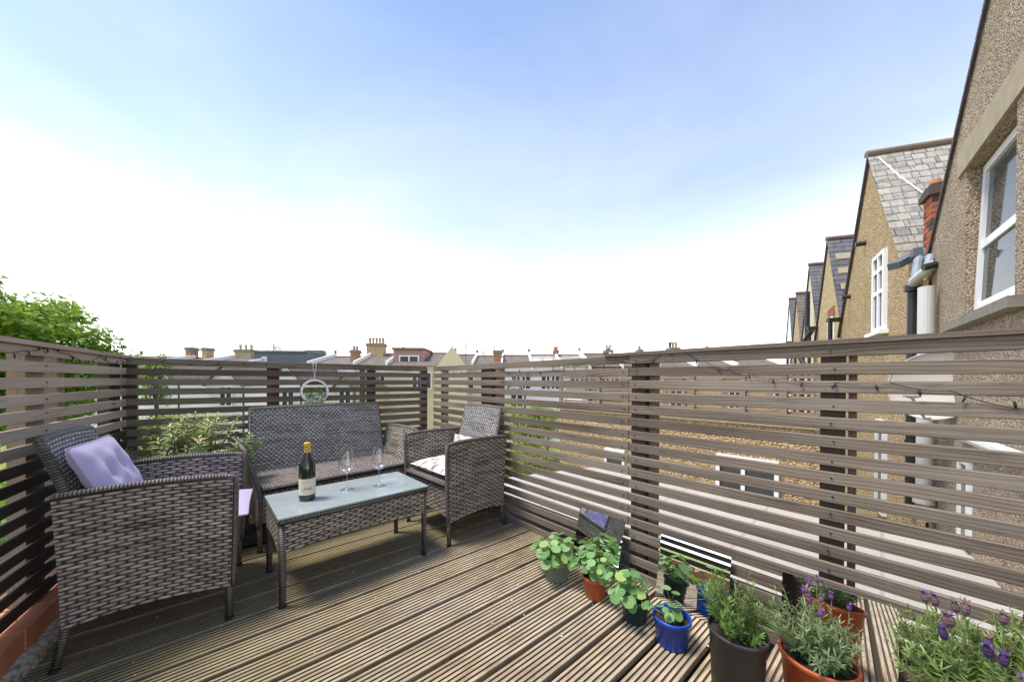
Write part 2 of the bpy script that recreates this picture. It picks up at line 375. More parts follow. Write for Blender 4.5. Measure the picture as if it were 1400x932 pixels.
M['lilac_dark'] = fabric('lilac_piping', (.34, .29, .46))
def patfab():
    t = NT('white_fabric_black_leaf_print'); uv = t.uv()
    def strokes(sc, rot, th):
        mp = t.n('ShaderNodeMapping'); mp.inputs['Rotation'].default_value = (0, 0, rot); mp.inputs['Scale'].default_value = (sc, sc * 3.4, 1); t.l(uv, mp.inputs[0])
        vo = t.n('ShaderNodeTexVoronoi'); vo.inputs['Scale'].default_value = 1; vo.inputs['Randomness'].default_value = .9; t.l(mp.outputs[0], vo.inputs['Vector'])
        return t.math('LESS_THAN', vo.outputs['Distance'], th)
    a = strokes(9, .6, .30); b = strokes(11, -.7, .27)
    f = t.math('MAXIMUM', a, b)
    t.set(col=t.mix(t.math('MULTIPLY', f, .85), (.62, .60, .56), (.06, .055, .05)), rough=.9, spec=.2); return t.m
M['print'] = patfab()
def glassmat(name, tint=(1, 1, 1), base=.04, rough=.01):
    t = NT(name); g = t.n('ShaderNodeBsdfGlossy'); g.inputs['Roughness'].default_value = rough; tr = t.n('ShaderNodeBsdfTransparent'); tr.inputs['Color'].default_value = (*tint, 1)
    lw = t.n('ShaderNodeLayerWeight'); lw.inputs['Blend'].default_value = .35
    ms = t.n('ShaderNodeMixShader'); t.l(t.math('ADD', t.math('MULTIPLY', lw.outputs['Facing'], .5), base, clamp=True), ms.inputs[0]); t.l(tr.outputs[0], ms.inputs[1]); t.l(g.outputs[0], ms.inputs[2]); t.l(ms.outputs[0], t.out.inputs['Surface'])
    return t.m
M['wineglass'] = glassmat('clear_ribbed_glass', (.95, .96, .96), .12)
def tabletop():
    t = NT('rippled_table_glass'); n = t.noise(t.obj(), 55, 4); n2 = t.noise(t.obj(), 7, 4)
    t.set(col=t.mix(n2, (.27, .32, .32), (.42, .47, .46)), rough=.24, spec=.8, coat=.6); t.bump(n, .25, .002); t.b.inputs['Coat Roughness'].default_value = .06; return t.m
M['tabletop'] = tabletop()
M['glass_edge'] = flat('green_glass_edge', (.10, .22, .2), .1, spec=.8)
M['bottle'] = NT('dark_green_bottle_glass').set(col=(.006, .010, .003), rough=.04, spec=.7, coat=.5).m
M['label'] = flat('cream_paper_label', (.72, .66, .52), .8, var=.05)
M['ink'] = flat('grey_ink', (.16, .13, .11), .8)
M['capsule'] = flat('yellow_foil', (.72, .40, .03), .35, spec=.7, var=.1)
M['mirror'] = NT('mirror_glass').set(col=(.93, .95, .94), rough=.0, metal=1.0).m
M['soil'] = flat('potting_soil', (.035, .024, .016), .95, var=.6, scale=90)
M['sage'] = flat('sage_plastic', (.19, .25, .205), .45, var=.1, scale=9)
M['terra'] = flat('terracotta_plastic', (.48, .105, .035), .45, var=.12, scale=9)
M['dgreen'] = flat('dark_green_plastic', (.022, .05, .045), .4, var=.2, scale=9)
M['blue'] = flat('cobalt_plastic', (.008, .06, .42), .35, var=.12, scale=9)
M['charcoal'] = flat('charcoal_plastic', (.035, .035, .04), .45, var=.2, scale=9)
M['black'] = flat('black_plastic', (.012, .012, .013), .4)
M['white'] = flat('white_plastic', (.8, .8, .78), .4, var=.04)
M['strap'] = flat('pale_leather_strap', (.55, .5, .42), .7)
M['upvc'] = flat('white_upvc', (.82, .83, .84), .3, var=.02)
def winglass():
    t = NT('window_glass'); n = t.noise(t.obj(), 2.5, 3); t.set(col=t.mix(n, (.02, .024, .022), (.10, .11, .10)), rough=.05, spec=.5); t.b.inputs['IOR'].default_value = 1.25; return t.m
M['pane'] = winglass()
M['pebble_near'] = pebble('pink_grey_pebbledash', [(.13, .095, .06), (.52, .41, .30), (.74, .63, .50), (.34, .22, .13), (.80, .70, .56), (.48, .35, .22)], 66, (.24, .175, .105))
M['pebble'] = pebble('golden_pebbledash', [(.24, .15, .06), (.64, .47, .25), (.76, .60, .36), (.42, .28, .13), (.80, .68, .48)], 42, (.32, .215, .11))
M['concrete'] = flat('old_concrete', (.36, .30, .20), .9, var=.35, scale=9)
M['concrete_dark'] = flat('lichened_sill', (.22, .20, .16), .95, var=.45, scale=14)
M['slate'] = slate('grey_roof_slate', [(.21, .195, .175), (.40, .375, .33), (.46, .42, .34)], .34, .175)
M['slate_dark'] = slate('dark_roof_slate', [(.085, .088, .095), (.14, .14, .15), (.16, .15, .14)], .45, .2)
M['tile'] = slate('brown_roof_tile', [(.12, .09, .072), (.19, .15, .12), (.20, .17, .14)], .3, .26)
M['ridge'] = flat('brown_ridge_tile', (.20, .13, .10), .9, var=.3, scale=5)
M['vergedark'] = flat('dark_verge_tile', (.095, .07, .07), .9, var=.4, scale=8)
M['brick_y'] = brick('yellow_stock_brick', (.50, .36, .17), (.62, .48, .27), (.45, .38, .26))
M['brick_r'] = brick('red_brick', (.42, .12, .055), (.30, .09, .05), (.3, .26, .2))
M['brick_o'] = brick('orange_brown_brick', (.50, .20, .09), (.42, .25, .12), (.3, .26, .2))
M['render'] = flat('white_render', (.84, .83, .80), .8, var=.05, scale=1.2)
M['cream'] = flat('pale_yellow_render', (.66, .57, .38), .85, var=.1, scale=1.5)
M['tilehung'] = slate('pink_tile_hanging', [(.42, .23, .19), (.50, .30, .25), (.45, .28, .22)], .25, .16)
M['lead'] = flat('grey_lead', (.12, .135, .155), .6, var=.2, scale=2)
def roofw():
    t = NT('white_coated_roof'); p = t.pos(); n = t.noise(p, 1.4, 7, .65); n2 = t.noise(p, 9, 5, .7); sx = t.n('ShaderNodeSeparateXYZ'); t.l(p, sx.inputs[0])
    seam = t.math('LESS_THAN', t.math('FRACT', t.math('ADD', t.math('MULTIPLY', sx.outputs['Y'], 1.05), t.math('MULTIPLY', n, .05))), .03)
    c = t.mix(t.ramp(n, [(.4, (0, 0, 0)), (.7, (.55, .55, .55))]), (.47, .445, .41), (.28, .26, .225)); c = t.mix(t.ramp(n2, [(.55, (0, 0, 0)), (.75, (.6, .6, .6))]), c, (.33, .31, .27))
    c = t.mix(t.math('MULTIPLY', seam, .5), c, (.25, .24, .22)); t.set(col=c, rough=.8); return t.m
M['roofwhite'] = roofw()
M['pipe_black'] = flat('black_pipe', (.022, .023, .025), .45)
M['pipe_white'] = flat('pale_grey_pipe', (.60, .60, .57), .45, var=.06)
M['pipe_blue'] = flat('weathered_blue_grey_pipe', (.26, .31, .36), .6, var=.3, scale=12)
M['dish'] = flat('beige_dish_metal', (.47, .44, .38), .5, var=.05)
M['metal'] = flat('galvanised_metal', (.42, .43, .43), .4, metal=.6)
M['clay'] = flat('buff_clay', (.52, .38, .22), .9, var=.3, scale=8)
M['clay_o'] = flat('orange_clay', (.55, .26, .11), .9, var=.3, scale=8)
def mortarmat():
    t = NT('mossy_mortar'); n = t.noise(t.obj(), 45, 6, .7); n2 = t.noise(t.obj(), 9, 4)
    c = t.ramp(n, [(.35, (.16, .14, .07)), (.5, (.46, .41, .30)), (.62, (.68, .62, .50)), (.75, (.32, .29, .15))]); t.set(col=c, rough=.95); t.bump(n, .8, .008); return t.m
M['mortar'] = mortarmat()
def kerbbrick():
    t = NT('orange_kerb_brick'); n = t.noise(t.obj(), 12, 5); n2 = t.noise(t.obj(), 60, 3)
    c = t.mix(n, (.70, .26, .12), (.50, .18, .09)); c = t.mix(t.ramp(n2, [(.55, (0, 0, 0)), (.7, (.5, .5, .5))]), c, (.5, .36, .27)); t.set(col=c, rough=.85); t.bump(n2, .5, .003); return t.m
M['kerb'] = kerbbrick()
M['bark'] = flat('bark', (.13, .10, .075), .95, var=.4, scale=12)
M['stem_green'] = flat('pale_green_stem', (.25, .33, .12), .6)
M['stem_red'] = flat('brown_stem', (.22, .15, .08), .7)
M['nast'] = leafmat('nasturtium_leaf', [(0, (.07, .17, .04)), (.45, (.15, .33, .10)), (.8, (.28, .48, .20)), (1, (.42, .54, .14))], .3, veins=True)
M['nast_bright'] = leafmat('bright_nasturtium_leaf', [(0, (.06, .17, .015)), (.5, (.12, .30, .03)), (1, (.26, .42, .07))], .35, veins=True)
M['rose'] = leafmat('rosemary_needle', [(0, (.06, .13, .02)), (.6, (.13, .25, .05)), (1, (.24, .36, .12))], .25)
M['lav'] = leafmat('grey_lavender_leaf', [(0, (.07, .11, .045)), (.6, (.16, .225, .10)), (1, (.30, .36, .20))], .2)
M['lav_green'] = leafmat('green_lavender_leaf', [(0, (.06, .11, .02)), (.6, (.15, .235, .055)), (1, (.30, .38, .14))], .25)
M['petal'] = flat('violet_petal', (.13, .055, .20), .7, var=.3)
M['petal_dark'] = flat('dusky_flower_head', (.15, .085, .10), .8, var=.5, scale=150)
M['petal_navy'] = flat('deep_violet_head', (.055, .025, .10), .8, var=.4, scale=150)
M['shrub'] = leafmat('cream_edged_leaf', [(0, (.08, .14, .05)), (.35, (.17, .25, .11)), (.65, (.36, .41, .18)), (.9, (.62, .60, .26)), (1, (.62, .50, .14))], .2)
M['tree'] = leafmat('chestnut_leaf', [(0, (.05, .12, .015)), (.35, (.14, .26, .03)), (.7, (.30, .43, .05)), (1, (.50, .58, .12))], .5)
M['hedge'] = leafmat('sunny_hedge_leaf', [(0, (.10, .16, .01)), (.5, (.24, .34, .03)), (1, (.50, .52, .08))], .3)
M['ivy'] = leafmat('trailing_leaf', [(0, (.05, .11, .03)), (.6, (.13, .24, .08)), (1, (.30, .42, .20))], .25)
def lawnmat():
    t = NT('lawn'); n = t.noise(t.pos(), .7, 6, .65); n2 = t.noise(t.pos(), 14, 4)
    c = t.mix(n, (.09, .14, .02), (.26, .30, .05)); c = t.mix(t.ramp(n2, [(.4, (0, 0, 0)), (.7, (.5, .5, .5))]), c, (.34, .36, .10)); t.set(col=c, rough=.95); return t.m
M['lawn'] = lawnmat()

# ------------------------------------------------------------------ ground and deck
g = MB(); g.quad((-300, -300, -3.2), (300, -300, -3.2), (300, 300, -3.2), (-300, 300, -3.2)); struct(g.build('ground', M['lawn']))
AD = -.0438; dd = Vector((math.cos(AD), math.sin(AD), 0)); dn = Vector((-math.sin(AD), math.cos(AD), 0))
AL = -.1531; nl = Vector((math.cos(AL), math.sin(AL), 0)); tl = Vector((-math.sin(AL), math.cos(AL), 0)); XL = -.8907   # left fence plane
AB = -.0814; nb = Vector((math.cos(PI / 2 + AB), math.sin(PI / 2 + AB), 0)); tb = Vector((math.cos(AB), math.sin(AB), 0)); YB = 3.4152
XR = 1.8113
def deck():
    b = MB(); pitch = .1595; gap = .024; n0 = 1.34 - 17 * pitch
    k = 0
    while True:
        lo = n0 + k * pitch + gap / 2; hi = lo + pitch - gap; k += 1
        if hi > 3.52: break
        nr = 7; W_ = hi - lo; rw = W_ / nr * .62; gw = (W_ - nr * rw) / (nr - 1)
        prof = [(lo, -.028), (lo, -.002)]; y = lo
        prof = [(lo, -.028), (lo, -.0015), (lo + .0015, 0)]; mats = [0, 0]
        for i in range(nr):
            a = lo + i * (rw + gw); e = a + rw
            prof.append((e - (.0015 if i == nr - 1 else 0), 0)); mats.append(0)
            if i < nr - 1:
                prof.append((e + .0015, -.005)); mats.append(1); prof.append((e + gw - .0015, -.005)); mats.append(1); prof.append((e + gw, 0)); mats.append(1)
        prof += [(hi, -.0015), (hi, -.028)]; mats += [0, 0]
        # ends: left at the kerb line, right under the right fence
        def P(x, n, z): q = dd * x + dn * n; return (q.x, q.y, z)
        den = dd.dot(nl); nm = (lo + hi) / 2
        x0 = (XL + .06 - (dn * nm).dot(nl)) / den; x1 = (XR + .03 - (dn * nm).x) / dd.x
        if (dd * x1 + dn * hi).dot(nb) > YB + .1: pass
        ru, rv = random.random() * 30, k * .4; zt = random.uniform(-.0012, .0012)
        segs = 1
        for (a, za_), (c, zc_), mi in zip(prof, prof[1:], mats):
            ids = [b.av(P(x0, a, za_ + zt)), b.av(P(x1, a, za_ + zt)), b.av(P(x1, c, zc_ + zt)), b.av(P(x0, c, zc_ + zt))]
            b.face(ids, [(ru, a - lo + rv), (ru + x1 - x0, a - lo + rv), (ru + x1 - x0, c - lo + rv), (ru, c - lo + rv)], mi)
    return b.build('deck', [M['deck'], M['deck_groove']])
struct(deck())
g = MB(); g.box((.6, 1.0, -.16), (3.4, 6.0, .24)); struct(g.build('deck_underside', M['dark']))
bb = MB(); bb.box((.55, 1.0, -1.75), (2.45, 5.0, 2.9)); tag(bb.build('extension_building', M['brick_y']), 'brick extension below carrying the timber roof terrace', 'building')

# ------------------------------------------------------------------ fences
PITCH, ZG, GAPH = .0707, 1.189, .0245
def slats(o0, t, nrm, s0, s1, zlist, mat, name, parent, thick=.018, screws=(), wav=.004):
    b = MB()
    for (z0, z1) in zlist:
        ru, rv = random.random() * 40, random.random() * 40
        ns = max(2, int((s1 - s0) / .28)); ph = random.random() * 6; amp = random.uniform(.3, 1) * wav; dz = random.uniform(-.0015, .0015)
        prev = None
        for i in range(ns + 1):
            s_ = s0 + (s1 - s0) * i / ns; wz = math.sin(s_ * 1.7 + ph) * amp * .6 + dz; wn_ = math.sin(s_ * 2.3 + ph * 2) * amp * .5
            c = o0 + t * s_ + nrm * wn_; tw = math.sin(s_ * 1.1 + ph) * .0015
            ring = [c - nrm * (thick / 2 + tw), c + nrm * (thick / 2 - tw), c + nrm * (thick / 2 + tw), c - nrm * (thick / 2 - tw)]
            e = .0025
            pts = [ring[0] + Vector((0, 0, z0 + wz)), ring[1] + Vector((0, 0, z0 + wz)), ring[2] + Vector((0, 0, z1 + wz)), ring[3] + Vector((0, 0, z1 + wz))]
            # small chamfer on the visible upper and lower edges
            p0 = pts[0] + Vector((0, 0, e)); p0b = pts[0] + nrm * e; p3 = pts[3] - Vector((0, 0, e)); p3b = pts[3] + nrm * e
            q1 = pts[1] + Vector((0, 0, e)); q1b = pts[1] - nrm * e; q2 = pts[2] - Vector((0, 0, e)); q2b = pts[2] - nrm * e
            cur = [b.av(p) for p in (p0b, q1b, q1, q2, q2b, p3b, p3, p0)]
            if prev:
                L0 = ru + s0 + (s1 - s0) * (i - 1) / ns; L1 = ru + s_
                hs = [0, .013, .0155, .0155 + z1 - z0, .06 + z1 - z0, .078 + z1 - z0, .081 + z1 - z0, .081 + 2 * (z1 - z0)]
                for k in range(8):
                    l = (k + 1) % 8; h0 = rv + hs[k]; h1 = rv + (hs[k + 1] if k < 7 else hs[7] + .003)
                    b.face([prev[k], cur[k], cur[l], prev[l]], [(L0, h0), (L1, h0), (L1, h1), (L0, h1)])
            else: b.face(cur, [(ru, rv)] * 8)
            prev = cur
        b.face(prev[::-1], [(ru, rv)] * 8)
        for sx_ in screws:
            if s0 < sx_ < s1:
                c = o0 + t * (sx_ + random.uniform(-.007, .007)) + Vector((0, 0, (z0 + z1) / 2 + random.uniform(-.006, .006))); b.tube([c - nrm * (thick / 2 + .004), c - nrm * (thick / 2 - .001)], .0032, 7, mi=1)
    return b.build(name, [mat, M['black']], parent)
def zl(first=0, last=17, bottom=.008, top=1.247):
    out = []
    for i in range(first, last):
        zt = ZG - GAPH / 2 - (i - 1) * PITCH - PITCH + 0 if False else None
    for i in range(first, last):
        hi = top if i == 0 else ZG - (i - 1) * PITCH - GAPH / 2
        lo = ZG - i * PITCH + GAPH / 2
        if lo < bottom: lo = bottom
        if hi - lo < .012: break
        out.append((lo, hi))
    return out
# right fence
fr = thing('slatted_fence', 'long weathered grey-brown slatted fence with mirrors leaning at its foot', 'fence', (XR, 1.0, 0))
o0 = Vector((XR + .009, 0, 0)); ty = Vector((0, 1, 0)); nx = Vector((1, 0, 0))
slats(o0, ty, nx, -1.6, .970, zl(), M['slat'], 'slat_panel', fr, screws=(-.9, .13, .93, 1.005, 2.30, 3.06))
slats(o0, ty, nx, .974, 3.16, zl(), M['slat'], 'slat_panel', fr, screws=(-.9, .13, .93, 1.005, 2.30, 3.06))
b = MB(); b.box((XR + .012, 1.25 / 2 - 1.62 / 2 + .1, 1.2565), (.045, 2.42, .018)); 
c_ = b.build('cap_rail', M['slat'], fr, bevel=.002)
for y0, y1, mt in ((-.93, -.85, 'post'), (.095, .165, 'post'), (.885, .965, 'post'), (2.23, 2.37, 'post'), (.062, .090, 'post_tan'), (.835, .880, 'post_tan'), (2.14, 2.22, 'post_tan'), (3.02, 3.10, 'post_tan')):
    q = MB(); tn = 'tan' in mt; q.beam((XR + (.075 if tn else .045), (y0 + y1) / 2, -.02), (XR + (.075 if tn else .045), (y0 + y1) / 2, 1.235), .05 if not tn else .05, (y1 - y0) * (.8 if tn else 1), up=(0, 1, 0), off=(random.random() * 9, random.random() * 9)); q.build('post', M[mt], fr)
q = MB(); q.beam((XR - .007, -1.6, .018), (XR - .007, 3.16, .018), .012, .05, off=(3, 4)); q.build('base_board', M['slat'], fr)
# back fence
fb = thing('slatted_fence', 'short weathered slatted fence behind the rattan sofa', 'fence', (.8, 3.37, 0))
ob = nb * (YB + .009)
sA = (Vector((-.31, 3.44, 0))).dot(tb) - .085; sB = (Vector((XR + .0, 3.27, 0))).dot(tb)
slats(ob, tb, nb, sA, sB - .01, zl(top=1.252), M['slat'], 'slat_panel', fb)
for s_, mt, wd in ((.455 - .28, 'post', .085), (1.245 - .28, 'post', .075), (1.21 - .33, 'post_tan', .05), (sB - .03, 'post', .07), (sA + .035, 'post', .07)):
    q = MB(); c = ob + tb * s_ + nb * .04; q.beam((c.x, c.y, -.02), (c.x, c.y, 1.235), wd, .05, up=tuple(nb)); q.build('post', M[mt], fb)
# left fence
fl = thing('slatted_fence', 'tan slatted fence with lower slats coloured darker as shade on a brick kerb at left', 'fence', tuple(nl * XL + tl * 2.5))
ol = nl * (XL - .009); s0, s1 = -1.6, (Vector((-.33, 3.43, 0))).dot(tl) + .02
Z = zl(top=1.24)
slats(ol, tl, -nl, s0, s1, Z[:7], M['slat_left'], 'slat_panel', fl, screws=(2.42, 3.28))
slats(ol, tl, -nl, s0, s1, [z for z in Z[7:] if z[0] > .13] + [(.135, .165)], M['slat_shaded'], 'shaded_slat_panel', fl)['label'] = 'lower slats with chair shade painted into the wood colour'
q = MB(); a_ = ol + tl * s0; e_ = ol + tl * (s1 - .0); q.beam((a_.x, a_.y, 1.251), (e_.x, e_.y, 1.251), .045, .02, off=(2, 7)); q.build('cap_rail', M['slat_left'], fl, bevel=.002)
for s_, wd, mt, o_ in ((2.30 + .12, .14, 'post_tan', .045), (2.53 + .10, .065, 'post_tan', .045), (3.28, .16, 'post', .05), (s1 - .05, .07, 'post', .04)):
    c = ol + tl * s_ - nl * o_; q = MB(); q.beam((c.x, c.y, .13), (c.x, c.y, 1.235), .05, wd, up=tuple(tl), off=(random.random() * 9, 1)); q.build('post', M[mt], fl)
# brick kerbs (plinths) below left and back fences
def kerb(o, t, n, s0, s1, name, label):
    th = thing(name, label, 'brick kerb', tuple(o + t * (s0 + s1) / 2)); rzt = math.atan2(t.y, t.x)
    b = MB(); mo = MB(); led = MB(); s_ = s0
    while s_ < s1:
        wd = .098; c = o + t * (s_ + wd / 2) + n * (-.055 + random.uniform(-.002, .002)); b.box((c.x, c.y, .062 + random.uniform(-.002, .002)), (wd, .215, .12), rzt, off=(random.random(), 0)); s_ += wd + .012
    c = o + t * (s0 + s1) / 2 + n * -.058; mo.box((c.x, c.y, .055), (s1 - s0, .205, .115), rzt)
    ns = int((s1 - s0) / .05)
    for i in range(ns):
        a, e = s0 + (s1 - s0) * i / ns, s0 + (s1 - s0) * (i + 1) / ns
        P = lambda s, q, z: tuple(o + t * s + n * q + Vector((0, 0, z)))
        w0 = .092 + .006 * math.sin(i * 1.3); w1 = .092 + .006 * math.sin((i + 1) * 1.3)
        led.quad(P(a, .045, .042), P(e, .045, .042), P(e, w1, .024), P(a, w0, .024)); led.quad(P(a, w0, .024), P(e, w1, .024), P(e, w1 + .004, 0), P(a, w0 + .004, 0))
    b.build('bricks', M['kerb'], th, bevel=.004); mo.build('mortar_bed', M['mortar'], th); led.build('mortar_ledge', M['mortar'], th, smooth=False)
kerb(nl * XL, tl, nl, -1.6, s1 - .02, 'brick_kerb', 'orange brick kerb with mossy ledge under the left fence')
kerb(nb * YB, tb, -nb, sA + .1, sB - .05, 'brick_kerb', 'low orange brick kerb under the back fence behind the sofa')

# ------------------------------------------------------------------ string lights
def lights(path, label, every=.10, drop=.03, n_in=(1, 0, 0)):
    th = thing('string_lights', label, 'string lights', path[0]); n_in = Vector(n_in)
    P = []
    for a, c in zip(path, path[1:]):
        a, c = Vector(a), Vector(c); k = max(3, int((c - a).length / .03))
        for i in range(k):
            f = i / k; p = a.lerp(c, f); p.z -= math.sin(f * PI) * .010; P.append(p)
    P.append(Vector(path[-1])); b = MB(); b.tube(P, .0014, 5); b.build('cable', M['black'], th)
    acc = 0; last = P[0]
    for p in P:
        acc += (p - last).length; last = p
        if acc > every:
            acc = random.uniform(-.02, .02); d = Vector((random.uniform(-.4, .4) * n_in.y, random.uniform(-.4, .4) * n_in.x, random.choice((-1, -1, 1, -1)))).normalized()
            q = MB(); q.tube([p - n_in * .002, p - n_in * .004 + d * .009, p - n_in * .004 + d * .021], .0028, 6, rr=[.0022, .0032, .0026]); q.build('bulb', M['black'], th)
xr = XR - .004
lights([(xr, 3.05, 1.215), (xr, 2.7, 1.19), (xr, 2.2, 1.205), (xr, 1.8, 1.165), (xr, 1.35, 1.20), (xr, 1.0, 1.22), (xr, .86, 1.215), (xr, .76, 1.262), (xr, .68, 1.262), (xr, .58, 1.20), (xr, .48, 1.165), (xr, .40, 1.135), (xr, .28, 1.118), (xr, .12, 1.10), (xr, -.02, 1.10), (xr, -.15, 1.075), (xr, -.3, 1.02), (xr, -.4, 1.0)],
       'black string of tiny lights clipped along the long right fence', .085)
def lp(s, z): c = nl * (XL + .004) + tl * s; return (c.x, c.y, z)
lights([lp(1.9, 1.21), lp(2.1, 1.205), lp(2.25, 1.215), lp(2.45, 1.25), lp(2.6, 1.225), lp(2.8, 1.20), lp(2.95, 1.235), lp(3.15, 1.20), lp(3.4, 1.21), lp(3.62, 1.245)],
       'black string of tiny lights along the top of the left fence', .075, n_in=(-1, 0, 0))
def bp(s, z): c = nb * (YB - .004) + tb * s; return (c.x, c.y, z)
lights([bp(sA + .05, 1.25), bp(sA + .35, 1.215), bp(sA + .8, 1.235), bp(sA + 1.2, 1.19), bp(sA + 1.6, 1.225), bp(sA + 2.05, 1.20)],
       'black string of tiny lights along the top of the back fence', .14, n_in=(0, 1, 0))

# ------------------------------------------------------------------ rattan furniture
def leg(p, top, r=.017, splay=(0, 0)):
    b = MB(); x, y = p; n = 8
    b.tube([(x + splay[0], y + splay[1], .006), (x + splay[0] * .5, y + splay[1] * .5, top * .5), (x, y, top)], r, 8, rr=[r * .82, r * .92, r])
    return b
def rattan_seat(name, label, cat, W_, D_, arm_flare=.02, loc=(0, 0, 0), rz=0, zs=1.0, armh=.665, group=None, two=False, back_lean=.11):
    """local frame: front +x, width along y; footprint D_ x W_"""
    t = thing(name, label, cat, loc, rz, group)
    xf, xb = D_ / 2, -D_ / 2; hy = W_ / 2; ZB = .155
    for sg in (1, -1):
        def fn(a, b_, sg=sg):
            x = xb + (xf - xb) * a
            zb = ZB + .02 * math.sin(a * PI) ** 1.2
            zt = armh * zs + .012 * (1 - a) * 0 + .012 * math.sin(a * PI)
            z = zb + (zt - zb) * b_
            xx = x - (.02 * (1 - a)) * b_ + (.012 * a * (b_ - .5))
            return (xx, sg * (hy - .016 + arm_flare * max(0, (z - .35) / .3) ** 1.3), z)
        b = MB(); b.slab(fn, 18, 14, .026, D_, armh - ZB); b.build('side_panel', M['weave'], t, world=False)
        b = MB(); tp = [fn(i / 16, 1) for i in range(17)]; tp = [(p[0] + (.004 if i == 16 else 0), p[1], p[2] + .002) for i, p in enumerate(tp)]
        fe = [fn(1, j / 8) for j in range(8, -1, -1)]
        b.tube(tp + [(p[0] + .006, p[1], p[2]) for p in fe[1:]], .0155, 8); b.build('arm_rail', M['wrap'], t, world=False, smooth=True)
        for xx, sp_ in ((xf - .012, (.0, 0)), (xb + .015, (-.035, 0))):
            leg((xx, sg * (hy - .018)), ZB + .05, .016, sp_).build('leg', M['wrap'], t, world=False, smooth=True)
            q = MB(); q.tube([(xx + sp_[0], sg * (hy - .018), 0), (xx + sp_[0], sg * (hy - .018), .014)], .0165, 8); q.build('foot_cap', M['foot'], t, world=False)
    # seat
    b = MB(); sy = hy - .03
    def sf(a, c): return (xb + .04 + (D_ - .035) * a, -sy + 2 * sy * c, .395 * zs + .008 * math.sin(a * PI))
    b.slab(sf, 10, 10, .035, D_ - .035, 2 * sy); b.build('seat', M['weave_v'], t, world=False)
    b = MB()
    def af(a, c): z0 = .185 + .02 * math.sin(a * PI); return (xf - .012, -sy + 2 * sy * a, z0 + (.38 * zs - z0) * c)
    b.slab(af, 12, 6, .022, 2 * sy, .2); b.build('front_apron', M['weave'], t, world=False)
    b = MB(); b.tube([(xf + .004, -sy, .398 * zs), (xf + .006, 0, .400 * zs), (xf + .004, sy, .398 * zs)], .017, 8); b.build('seat_edge', M['wrap'], t, world=False, smooth=True)
    # back
    by = hy - (.045 if not two else .03); BL = back_lean
    def bf(a, c):
        nar = 1 - (.13 if not two else .02) * c
        lean = -.0 - BL * c ** 1.15
        return (xb + .075 + lean - .012 * (1 - abs(2 * a - 1) ** 2) * c, (-by + 2 * by * a) * nar, (.36 + (.875 * zs - .36) * c) + (.006 * math.sin(a * PI)) * c)
    b = MB(); b.slab(bf, 16, 14, .03, 2 * by, .52); b.build('backrest', M['weave_back'], t, world=False)
    b = MB(); b.tube([bf(0, j / 10) for j in range(11)] + [bf(i / 10, 1) for i in range(1, 11)] + [bf(1, j / 10) for j in range(9, -1, -1)], .0165, 8); b.build('back_rail', M['wrap'], t, world=False, smooth=True)
    b = MB(); b.slab(lambda a, c: (xb + .03, -sy + 2 * sy * a, .2 + .2 * c), 8, 4, .02, 2 * sy, .2); b.build('rear_apron', M['weave'], t, world=False)
    return t
# near-left chair: near front foot (.10,2.02) rear (-.386,2.083)
aL = math.atan2(-.064, .486)
def place(cx, cy, a, D_, W_, lx, ly): pass
Lf = Vector((.10, 2.02, 0)); ex = Vector((math.cos(aL), math.sin(aL), 0)); ey = Vector((-ex.y, ex.x, 0))
CW, CD = .585, .50
Lc = Lf - ex * (CD / 2 - .012) + ey * (CW / 2 - .018)
chL = rattan_seat('rattan_armchair', 'grey-brown rattan armchair with lilac cushions at the left fence', 'armchair', CW, CD, .012, tuple(Lc), aL, zs=.985, group='rattan armchairs', back_lean=.15)
aR = math.atan2(0.02 * -1, -.51)
Rf = Vector((1.231, 1.938, 0)); ex2 = Vector((math.cos(aR), math.sin(aR), 0)); ey2 = Vector((-ex2.y, ex2.x, 0))
Rc = Rf - ex2 * (CD / 2 - .012) - ey2 * (CW / 2 - .018)
chR = rattan_seat('rattan_armchair', 'grey-brown rattan armchair with leaf print cushion in front of the right fence', 'armchair', CW, CD, .012, tuple(Rc), aR, zs=1.012, group='rattan armchairs')
SW, SD = 1.06, .55; aS = R(-90 + 2.0)
Sf = Vector((.284, 2.662, 0)); ex3 = Vector((math.cos(aS), math.sin(aS), 0)); ey3 = Vector((-ex3.y, ex3.x, 0))
Sc = Sf - ex3 * (SD / 2 - .012) + ey3 * (SW / 2 - .018)
sofa = rattan_seat('rattan_sofa', 'two seat grey rattan sofa against the back fence', 'sofa', SW, SD, .075, tuple(Sc), aS, two=True)
# coffee table
tt = thing('rattan_coffee_table', 'low rattan coffee table with pale rippled glass top', 'coffee table', (.673, 2.152, 0), 0)
TW, TD, TZ = .795, .45, .438
b = MB(); b.box((0, 0, TZ - .004), (TW, TD, .006)); b.build('glass_top', [M['tabletop']], tt, world=False, bevel=.0015)
b = MB(); b.box((0, 0, TZ - .0095), (TW - .004, TD - .004, .004)); b.build('glass_edge', [M['glass_edge']], tt, world=False)
b = MB()
for sx, sy, L_ in ((0, -1, TW), (0, 1, TW)): b.tube([(-TW / 2 + .008, sy * (TD / 2 - .012), TZ - .026), (TW / 2 - .008, sy * (TD / 2 - .012), TZ - .026)], .0145, 8)
for sx in (-1, 1): b.tube([(sx * (TW / 2 - .012), -TD / 2 + .008, TZ - .026), (sx * (TW / 2 - .012), TD / 2 - .008, TZ - .026)], .0145, 8)
b.build('top_frame', M['wrap'], tt, world=False, smooth=True)
